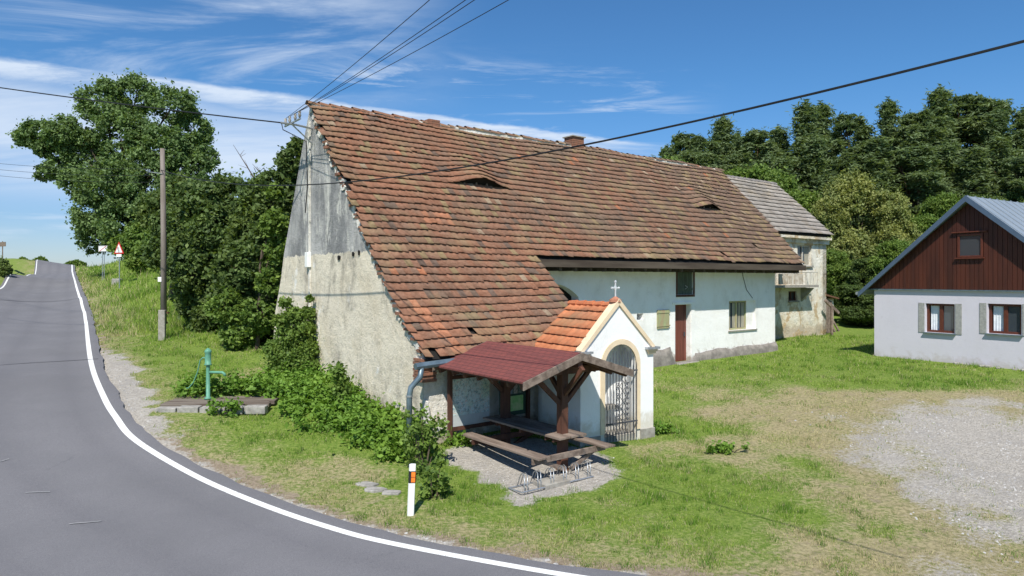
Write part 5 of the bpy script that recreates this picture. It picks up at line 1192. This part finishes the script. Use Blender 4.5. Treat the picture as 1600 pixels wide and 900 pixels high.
clumpobj('weeds', 'dense broad-leaved green weeds along the foot of the gable', 'weeds', (0, 0, 0), CL, 62, .07, 'leaf_weed', 61, kind='stuff', up=.9)
CL = []
for k in range(16): a = rg.uniform(0, 6.28); CL.append((-6.9 + .3 * math.cos(a), 16.35 + .18 * math.sin(a), gz(-6.9, 16.35) + rg.uniform(.05, .3), .11))
clumpobj('weed_clump', 'small weed clump before the front edge of the well cover', 'weed', (-6.9, 16.35, gz(-6.9, 16.35)), CL, 26, .06, 'leaf_weed', 62)
for i, (px, Y, lb) in enumerate(((1125, 15.1, 'tall tuft of green weeds in the grass right of the chapel'), (1032, 16.9, 'dark green dock plant at the right corner of the chapel foot'), (715, 15.2, 'small nettle tuft at the foot of the left shelter post'))):
    x = (px - CX) / F * Y; CL = [(x + rg.gauss(0, .16), Y + rg.gauss(0, .12), gz(x, Y) + rg.uniform(.02, .18), .09) for k in range(16)]
    clumpobj('weed_clump', lb, 'weed', (x, Y, gz(x, Y)), CL, 26, .06, 'leaf_weed', 70 + i)
# left edge of the road
sh('bush', 'low dark bush at the left edge of the road', 'bush', -6, 62, [(-4, 416, 14, 0), (-24, 412, 20, 0), (8, 422, 9, -1), (-50, 407, 26, 0)], 120, .16, 'leaf_dark', .05, 80)
for i, (px, py, Y, r_, lb) in enumerate(((118, 408, 118, 9, 'small round bush on the crest right of the road end'), (62, 403, 100, 7, 'tiny bush on the far left verge near the crest'), (36, 405, 92, 8, 'low bush on the far left verge above the road bend'))):
    sh('bush', lb, 'bush', px, Y, [(px, py + 4, r_ * .7, 0), (px + r_ * 1.2, py + 6, r_ * .5, 0), (px - r_, py + 6, r_ * .55, 0), (px - r_ * 1.9, py + 8, r_ * .4, 0)], 60, .3, 'leaf_mid', .05, 90 + i)

# pines: three kinds of crown, then copies
def pine(seed, H=16., Rr=3.1):
    rg = random.Random(seed); o = thing('pine_tree', 'x', 'tree', (0, 0, 0)); mb = MB(); mb.tube([(0, 0, -1), (.1, 0, H * .3), (-.05, .1, H * .7), (0, 0, H)], [.24, .2, .12, .02], 8); CL = []; h = H * .14; k = 0
    while h < H - .3:
        f = (H - h) / (H * .86); L = Rr * min(1, 1.2 * f ** 1.35 + .03) * rg.uniform(.7, 1.1) * (.75 + .25 * math.sin(h * 1.3 + seed)); nb = rg.randint(5, 7); ph = rg.uniform(0, 6.28)
        for j in range(nb):
            a = ph + j * 6.28 / nb + rg.uniform(-.25, .25); l = L * rg.uniform(.6, 1.15); e = Vector((math.cos(a) * l, math.sin(a) * l, l * rg.uniform(.1, .5)))
            st = Vector((0, 0, h)); mb.tube([st, st + e * .6 - Vector((0, 0, .05)), st + e], [.05 * f + .015, .025 * f + .01, .008], 4)
            m = max(2, int(l / .55))
            for q in range(m):
                u = .35 + .68 * q / max(m - 1, 1); CL.append(tuple(st + e * u + Vector((rg.gauss(0, .12), rg.gauss(0, .12), .05 + rg.gauss(0, .06)))) + (.17 + .15 * rg.random() + .05 * (1 - u),))
        h += rg.uniform(.42, .62)
    CL += [(0, 0, H + .45, .07), (0, 0, H - .1, .2), (0, 0, H + .2, .12), (0, 0, H - .5, .3)]
    mb.build('trunk', M['pinebark'], o); leafmesh('crown', CL, 70, .085, M['needle'], o, seed=seed, shell=.15, up=.3, elong=4.2); return o
def scots(seed, H=16.):
    rg = random.Random(seed); L = []; lean = rg.uniform(-.6, .6)
    for k in range(15):
        f = .38 + .58 * k / 14; a = rg.uniform(0, 6.28); rad = rg.uniform(.5, 2.3) * (1.15 - f) * 1.5; L.append((lean * f + math.cos(a) * rad, math.sin(a) * rad, H * f, rg.uniform(.7, 1.25) * (1.25 - .6 * f)))
    L.append((lean, 0, H * .975, .5)); o = thing('pine_tree', 'x', 'tree', (0, 0, 0)); mb = MB(); limb_tree(mb, (0, 0, -1), .2, L, seed); mb.tube([(0, 0, H * .3), (lean, 0, H)], [.13, .03], 6); mb.build('trunk', M['pinebark'], o, smooth=True)
    leafmesh('crown', subclumps(L, 34, seed, .26), 75, .085, M['needle'], o, seed=seed, shell=.15, up=.5, elong=4.); return o
PV = [pine(201), scots(204), pine(203, 16, 2.8), scots(205), pine(202, 16, 3.4)]
def place(protos, used, i, x, y, H, H0, rz, label, group, wid=None):
    p = protos[i]; o = p if p not in used else copy_tree(p); used.append(p); z = gz(x, y) - .2; s = H / H0; o.location = (x, y, z); o.rotation_euler = (0, 0, rz); o.scale = (wid or s, wid or s, s); o['label'] = label; o['group'] = group; return o
SKY = [None] * 22
used = []; rg = random.Random(77); ptop = [(1042, 228, 62), (1062, 208, 64), (1092, 212, 62), (1130, 182, 63), (1152, 205, 67), (1182, 202, 62), (1216, 198, 66), (1258, 156, 63), (1283, 162, 66), (1315, 178, 62), (1348, 188, 65), (1388, 156, 63), (1415, 178, 66), (1440, 172, 61),
                                                 (1468, 137, 62), (1500, 150, 65), (1538, 152, 63), (1560, 170, 60), (1597, 168, 62), (1640, 150, 64), (1680, 165, 62), (1020, 245, 70)]
for j_, i_ in enumerate(sorted(range(22), key=lambda q: ptop[q][0])): SKY[i_] = ('leftmost pine' if j_ == 0 else ORD[j_] + ' pine from the left') + ' on the wood skyline'
for i, (px, py, Y) in enumerate(ptop):
    x = (px - CX) / F * Y; H = HC + (HY - py) / F * Y - gz(x, Y); place(PV, used, (i * 3 + i // 5) % 5, x, Y, H, 16., rg.uniform(0, 6.28), SKY[i], 'pines along the skyline', H / 16 * rg.uniform(1.3, 1.75))
FR = ORD + ['twenty-third', 'twenty-fourth', 'twenty-fifth', 'twenty-sixth']
for i in range(26):
    px = 1040 + i * 24 + rg.uniform(-8, 8); Y = rg.uniform(52, 59) if px > 1420 or px < 1180 else rg.uniform(55, 60); py = rg.uniform(222, 262) - (15 if px > 1200 else -12); x = (px - CX) / F * Y; H = HC + (HY - py) / F * Y - gz(x, Y)
    place(PV, used, (i * 3 + i // 5) % 5, x, Y, H, 16., rg.uniform(0, 6.28), (('leftmost pine' if i == 0 else FR[i] + ' pine from the left') + ' in the lower front row of the wood'), 'pines in the front row of the wood', H / 16 * rg.uniform(1.7, 2.1))
# broadleaf trees before the pines
def bl(seed, mat, size=.2, H=9., Rr=3.2, per=150):
    rg = random.Random(seed); L = []
    for k in range(17):
        f = rg.random(); a = rg.uniform(0, 6.28); rad = Rr * rg.uniform(.25, .8) * (1 - .45 * f); L.append((math.cos(a) * rad, math.sin(a) * rad, H * (.16 + .72 * f), Rr * rg.uniform(.28, .44)))
    L.append((0, 0, H * .86, Rr * .34)); o = thing('broadleaf_tree', 'x', 'tree', (0, 0, 0)); mb = MB(); limb_tree(mb, (0, 0, -.6), .2, L, seed); mb.build('trunk', M['bark'], o, smooth=True)
    leafmesh('crown', subclumps(L, 60, seed, .2), per * .5, size * .66, M[mat], o, seed=seed); return o
BV = [bl(301, 'leaf_pale', .17), bl(302, 'leaf_mid', .19), bl(303, 'leaf_dark', .2), bl(304, 'leaf_pale', .17, per=120), bl(305, 'leaf_mid2' if 'leaf_mid2' in M else 'leaf_mid', .18)]
used = []
blist = [(1335, 258, 47, 3, 'pale flowering broadleaf tree, tallest of the pale ones before the pines'), (1290, 300, 46, 0, 'pale loose broadleaf tree just right of the grey roof'), (1395, 290, 46, 0, 'pale broadleaf tree between the flowering one and the cottage gable'),
         (1255, 290, 48, 4, 'mid green broadleaf tree rising behind the top of the grey roof'), (1345, 400, 41, 2, 'dark low tree beside the end of the derelict house'), (1310, 385, 42, 1, 'green low tree close to the corner of the derelict house'), (1390, 370, 40, 1, 'round mid green tree to the left of the cottage eave'),
         (1440, 330, 46, 4, 'mid green tree just left of the cottage roof peak'), (1475, 300, 50, 1, 'green tree behind the cottage roof peak'), (1225, 265, 50, 1, 'broadleaf tree behind the ridge of the grey roof'), (1180, 255, 52, 4, 'bright green tree behind the right end of the barn ridge'), (1110, 262, 54, 1, 'bright green tree behind the barn ridge left of its end'),
         (1060, 242, 58, 4, 'leftmost small green tree peeping over the barn ridge'), (1540, 300, 52, 2, 'dark tree behind the metal roof of the cottage'), (1590, 290, 52, 2, 'dark tree behind the cottage roof at the right frame edge'), (1365, 455, 37, 2, 'dark bush in the shade left of the cottage'), (1335, 440, 38.5, 2, 'dark undergrowth bush behind the lean-to shed'), (1430, 400, 40, 1, 'low green tree behind the left eave of the cottage'), (1640, 300, 50, 1, 'green tree outside the right edge behind the cottage')]
for i, (px, py, Y, v, lb) in enumerate(blist):
    x = (px - CX) / F * Y; H = HC + (HY - py) / F * Y - gz(x, Y); H = max(H, 2.2); o = place(BV, used, v, x, Y, H, 9., rg.uniform(0, 6.28), lb, 'broadleaf trees before the pines', max(H / 9 * rg.uniform(.8, 1.0), .45))

# ================================================================== GRASS, STONES
t = newmat('grass_blades'); a = t.attr('tcol').outputs['Color']; t.inp(t.bs, 'Base Color', a); t.bs.inputs['Roughness'].default_value = .7; t.bs.inputs['Specular IOR Level'].default_value = .15
tr = t.n.new('ShaderNodeBsdfTranslucent'); t.inp(tr, 0, t.mix(1., a, (1.2, 1.2, .7), 'MULTIPLY')); mx = t.n.new('ShaderNodeMixShader'); mx.inputs[0].default_value = .35; t.l.new(t.bs.outputs[0], mx.inputs[1]); t.l.new(tr.outputs[0], mx.inputs[2]); t.l.new(mx.outputs[0], t.out.inputs[0]); M['blade'] = t.m
def footprint(x, y):
    dxx = x - O[0]; dyy = y - O[1]; tt_ = dxx * U[0] + dyy * U[1]; ss_ = dxx * Vv[0] + dyy * Vv[1]
    m = (tt_ > -12.5) & (tt_ < -7.4) & (ss_ > -2.9) & (ss_ < 7.3) | (tt_ > -7.6) & (tt_ < 6.6) & (ss_ > -.1) & (ss_ < 7.3) | (tt_ > 6) & (tt_ < 13.3) & (ss_ > 1.45) & (ss_ < 8)
    ax = (x - cc[0]) * math.cos(CHR) + (y - cc[1]) * math.sin(CHR); ay = -(x - cc[0]) * math.sin(CHR) + (y - cc[1]) * math.cos(CHR); m |= (abs(ax) < 1.15) & (ay > -.02) & (ay < 1.7)
    bx = (x - cp[0]) * .52 - (y - cp[1]) * .854; by = (x - cp[0]) * .854 + (y - cp[1]) * .52; m |= (bx > 0) & (bx < CW) & (by > 0) & (by < 9)
    return m
def blades(name, label, n, ymin, ymax, pxr, hfun, seed):
    rg = np.random.default_rng(seed); Y = ymin * (ymax / ymin) ** rg.random(n); PX = rg.uniform(pxr[0], pxr[1], n); X = (PX - CX) / F * Y
    m = masks(X, Y); cover = (1 - m['gravel']) * (1 - .5 * m['dirt']) * (1 - .3 * m['dry']); keep = (rg.random(n) < cover + .02 * (m['gravel'] < .95) * (m['rd'] < -.1)) & (m['rd'] < -.08 + .05 * rg.random(n)) & ~footprint(X, Y)
    X, Y = X[keep], Y[keep]; m = {k: v[keep] for k, v in m.items()}; n = len(X); Z = gz(X, Y) - .015
    cl = fbm(X, Y, 1.9, 31); cl2 = fbm(X, Y, .5, 33); big = fbm(X, Y, 6., 35)
    tuf = sstep(fbm(X, Y, 4.5, 37, 2), .58, .8); H = hfun(X, Y, m) * (.4 + 1.0 * rg.random(n)) * (.5 + .8 * sstep(cl, .35, .7) + 1.1 * tuf) * (1 - .35 * m['dry']); Wd = (.006 + .006 * rg.random(n)) * np.maximum(1, Y / 13.) * 1.25
    a = rg.uniform(0, 6.28, n); dxy = np.stack([np.cos(a), np.sin(a)], 1); ln = rg.uniform(.1, .75, n)[:, None]; b = rg.uniform(0, 6.28, n); lean = np.stack([np.cos(b), np.sin(b)], 1) * ln
    V = np.zeros((n, 3, 3)); V[:, 0, :2] = np.stack([X, Y], 1) - dxy * Wd[:, None] / 2; V[:, 1, :2] = np.stack([X, Y], 1) + dxy * Wd[:, None] / 2; V[:, 0, 2] = V[:, 1, 2] = Z; V[:, 2, :2] = np.stack([X, Y], 1) + lean * H[:, None]; V[:, 2, 2] = Z + H
    g1 = np.array((.15, .27, .03)); g2 = np.array((.34, .43, .08)); g3 = np.array((.08, .19, .022)); st = np.array((.5, .44, .25))
    u = np.clip(cl2 * 1.2 - .1 + rg.normal(0, .18, n), 0, 1)[:, None]; C_ = g1 * (1 - u) + g2 * u; dk = (sstep(cl, .55, .75) * .55)[:, None]; dk = np.maximum(dk, (tuf * .8)[:, None]); C_ = C_ * (1 - dk) + g3 * dk * 1.1; mott = sstep(fbm(X, Y, 2.8, 51, 3), .5, .72)
    dr = np.clip(m['dry'] * 1.0 + mott * .4 - .06 - .5 * tuf * (rg.random(n) < .7) + rg.normal(0, .17, n) + (big - .5) * .8 + (cl2 - .5) * .8 - .05, 0, 1); dr = sstep(dr, .1, 1.0)[:, None]; dr = np.maximum(dr, (rg.random(n) < .1)[:, None] * .8); dr = np.clip(dr * .25 + .8 * (rg.random((n, 1)) < dr), 0, 1); C_ = C_ * (1 - dr) + st * dr
    C_ = C_ * rg.uniform(.6, 1.25, n)[:, None]
    return mark(mesh_np(name, V.reshape(-1, 3), np.arange(n * 3).reshape(n, 3), M['blade'], colr=C_), label, 'grass', kind='stuff')
def hgt(X, Y, m):
    return .058 * (1 + 1.6 * m['bank'] * sstep(Y, 22, 32)) * (1 + .02 * np.maximum(Y - 14, 0))
blades('grass', 'short patchy green and dry grass covering the yard and the verges', 620000, 8.2, 34, (-60, 1660), hgt, 91)
blades('bank_grass', 'taller bright green grass on the bank beside the road', 90000, 28, 125, (-60, 460), lambda X, Y, m: .30 + 0 * X, 92)
# loose stones on the gravel
def pdist_in(x, y): return (pdist(x, y, PAD) > -.2).astype(float)
rg = np.random.default_rng(95); n = 60000; Y = 9.2 * (28 / 9.2) ** rg.random(n); X = (rg.uniform(-20, 1640, n) - CX) / F * Y; m = masks(X, Y); keep = (rg.random(n) < m['gravel'] ** 2 * sstep(fbm(X, Y, 1.1, 41), .3, .55)) & (m['rd'] < -.05); X, Y = X[keep], Y[keep]; n = len(X); Z = gz(X, Y)
s = ((.009 + .026 * rg.random(n) ** 2.5) * (1 - .35 * pdist_in(X, Y)))[:, None]; base = np.array([(1, 0, 0), (0, 1, 0), (-1, 0, 0), (0, -1, 0), (0, 0, .75), (.4, .4, .5)]); V = np.repeat(base[None], n, 0) * (s[:, :, None] * rg.uniform(.7, 1.3, (n, 6, 3))); V[:, :, 0] += X[:, None]; V[:, :, 1] += Y[:, None]; V[:, :, 2] += Z[:, None] - .002
fb = np.array([(0, 1, 5), (1, 4, 5), (4, 0, 5), (1, 2, 4), (2, 3, 4), (3, 0, 4)]); Fc = (np.arange(n)[:, None, None] * 6 + fb[None]).reshape(-1, 3); v = np.repeat(.24 + .24 * rg.random(n) ** 1.5, 6)
stm = newmat('gravel_stone'); stm.inp(stm.bs, 'Base Color', stm.attr('tcol').outputs['Color']); stm.bs.inputs['Roughness'].default_value = .9
mark(mesh_np('gravel', V.reshape(-1, 3), Fc, stm.m, colr=np.stack([v, v * .97, v * .93], 1)), 'loose pale gravel stones over the yard and road shoulder', 'gravel', kind='stuff')
# flat stones sunk in the verge
for i, (px, py, Y) in enumerate(((586, 776, 12.6), (612, 782, 12.45), (572, 768, 12.85))):
    x = (px - CX) / F * Y; mb = MB(); rg = random.Random(i); pts = [(math.cos(q * .785) * .2 * rg.uniform(.8, 1.25), math.sin(q * .785) * .13 * rg.uniform(.8, 1.2), -.05) for q in range(8)]
    mb.prism(pts, (0, 0, .09)); mark(mb.build('flat_stone', M['stone'], bevel=.015, loc=(x, Y, gz(x, Y) + .0)), ('flat grey stone sunk in the verge, middle of the three', 'flat stone sunk in the verge, nearest the roadside post', 'flat stone sunk in the verge, farthest left of the roadside post')[i], 'stone')
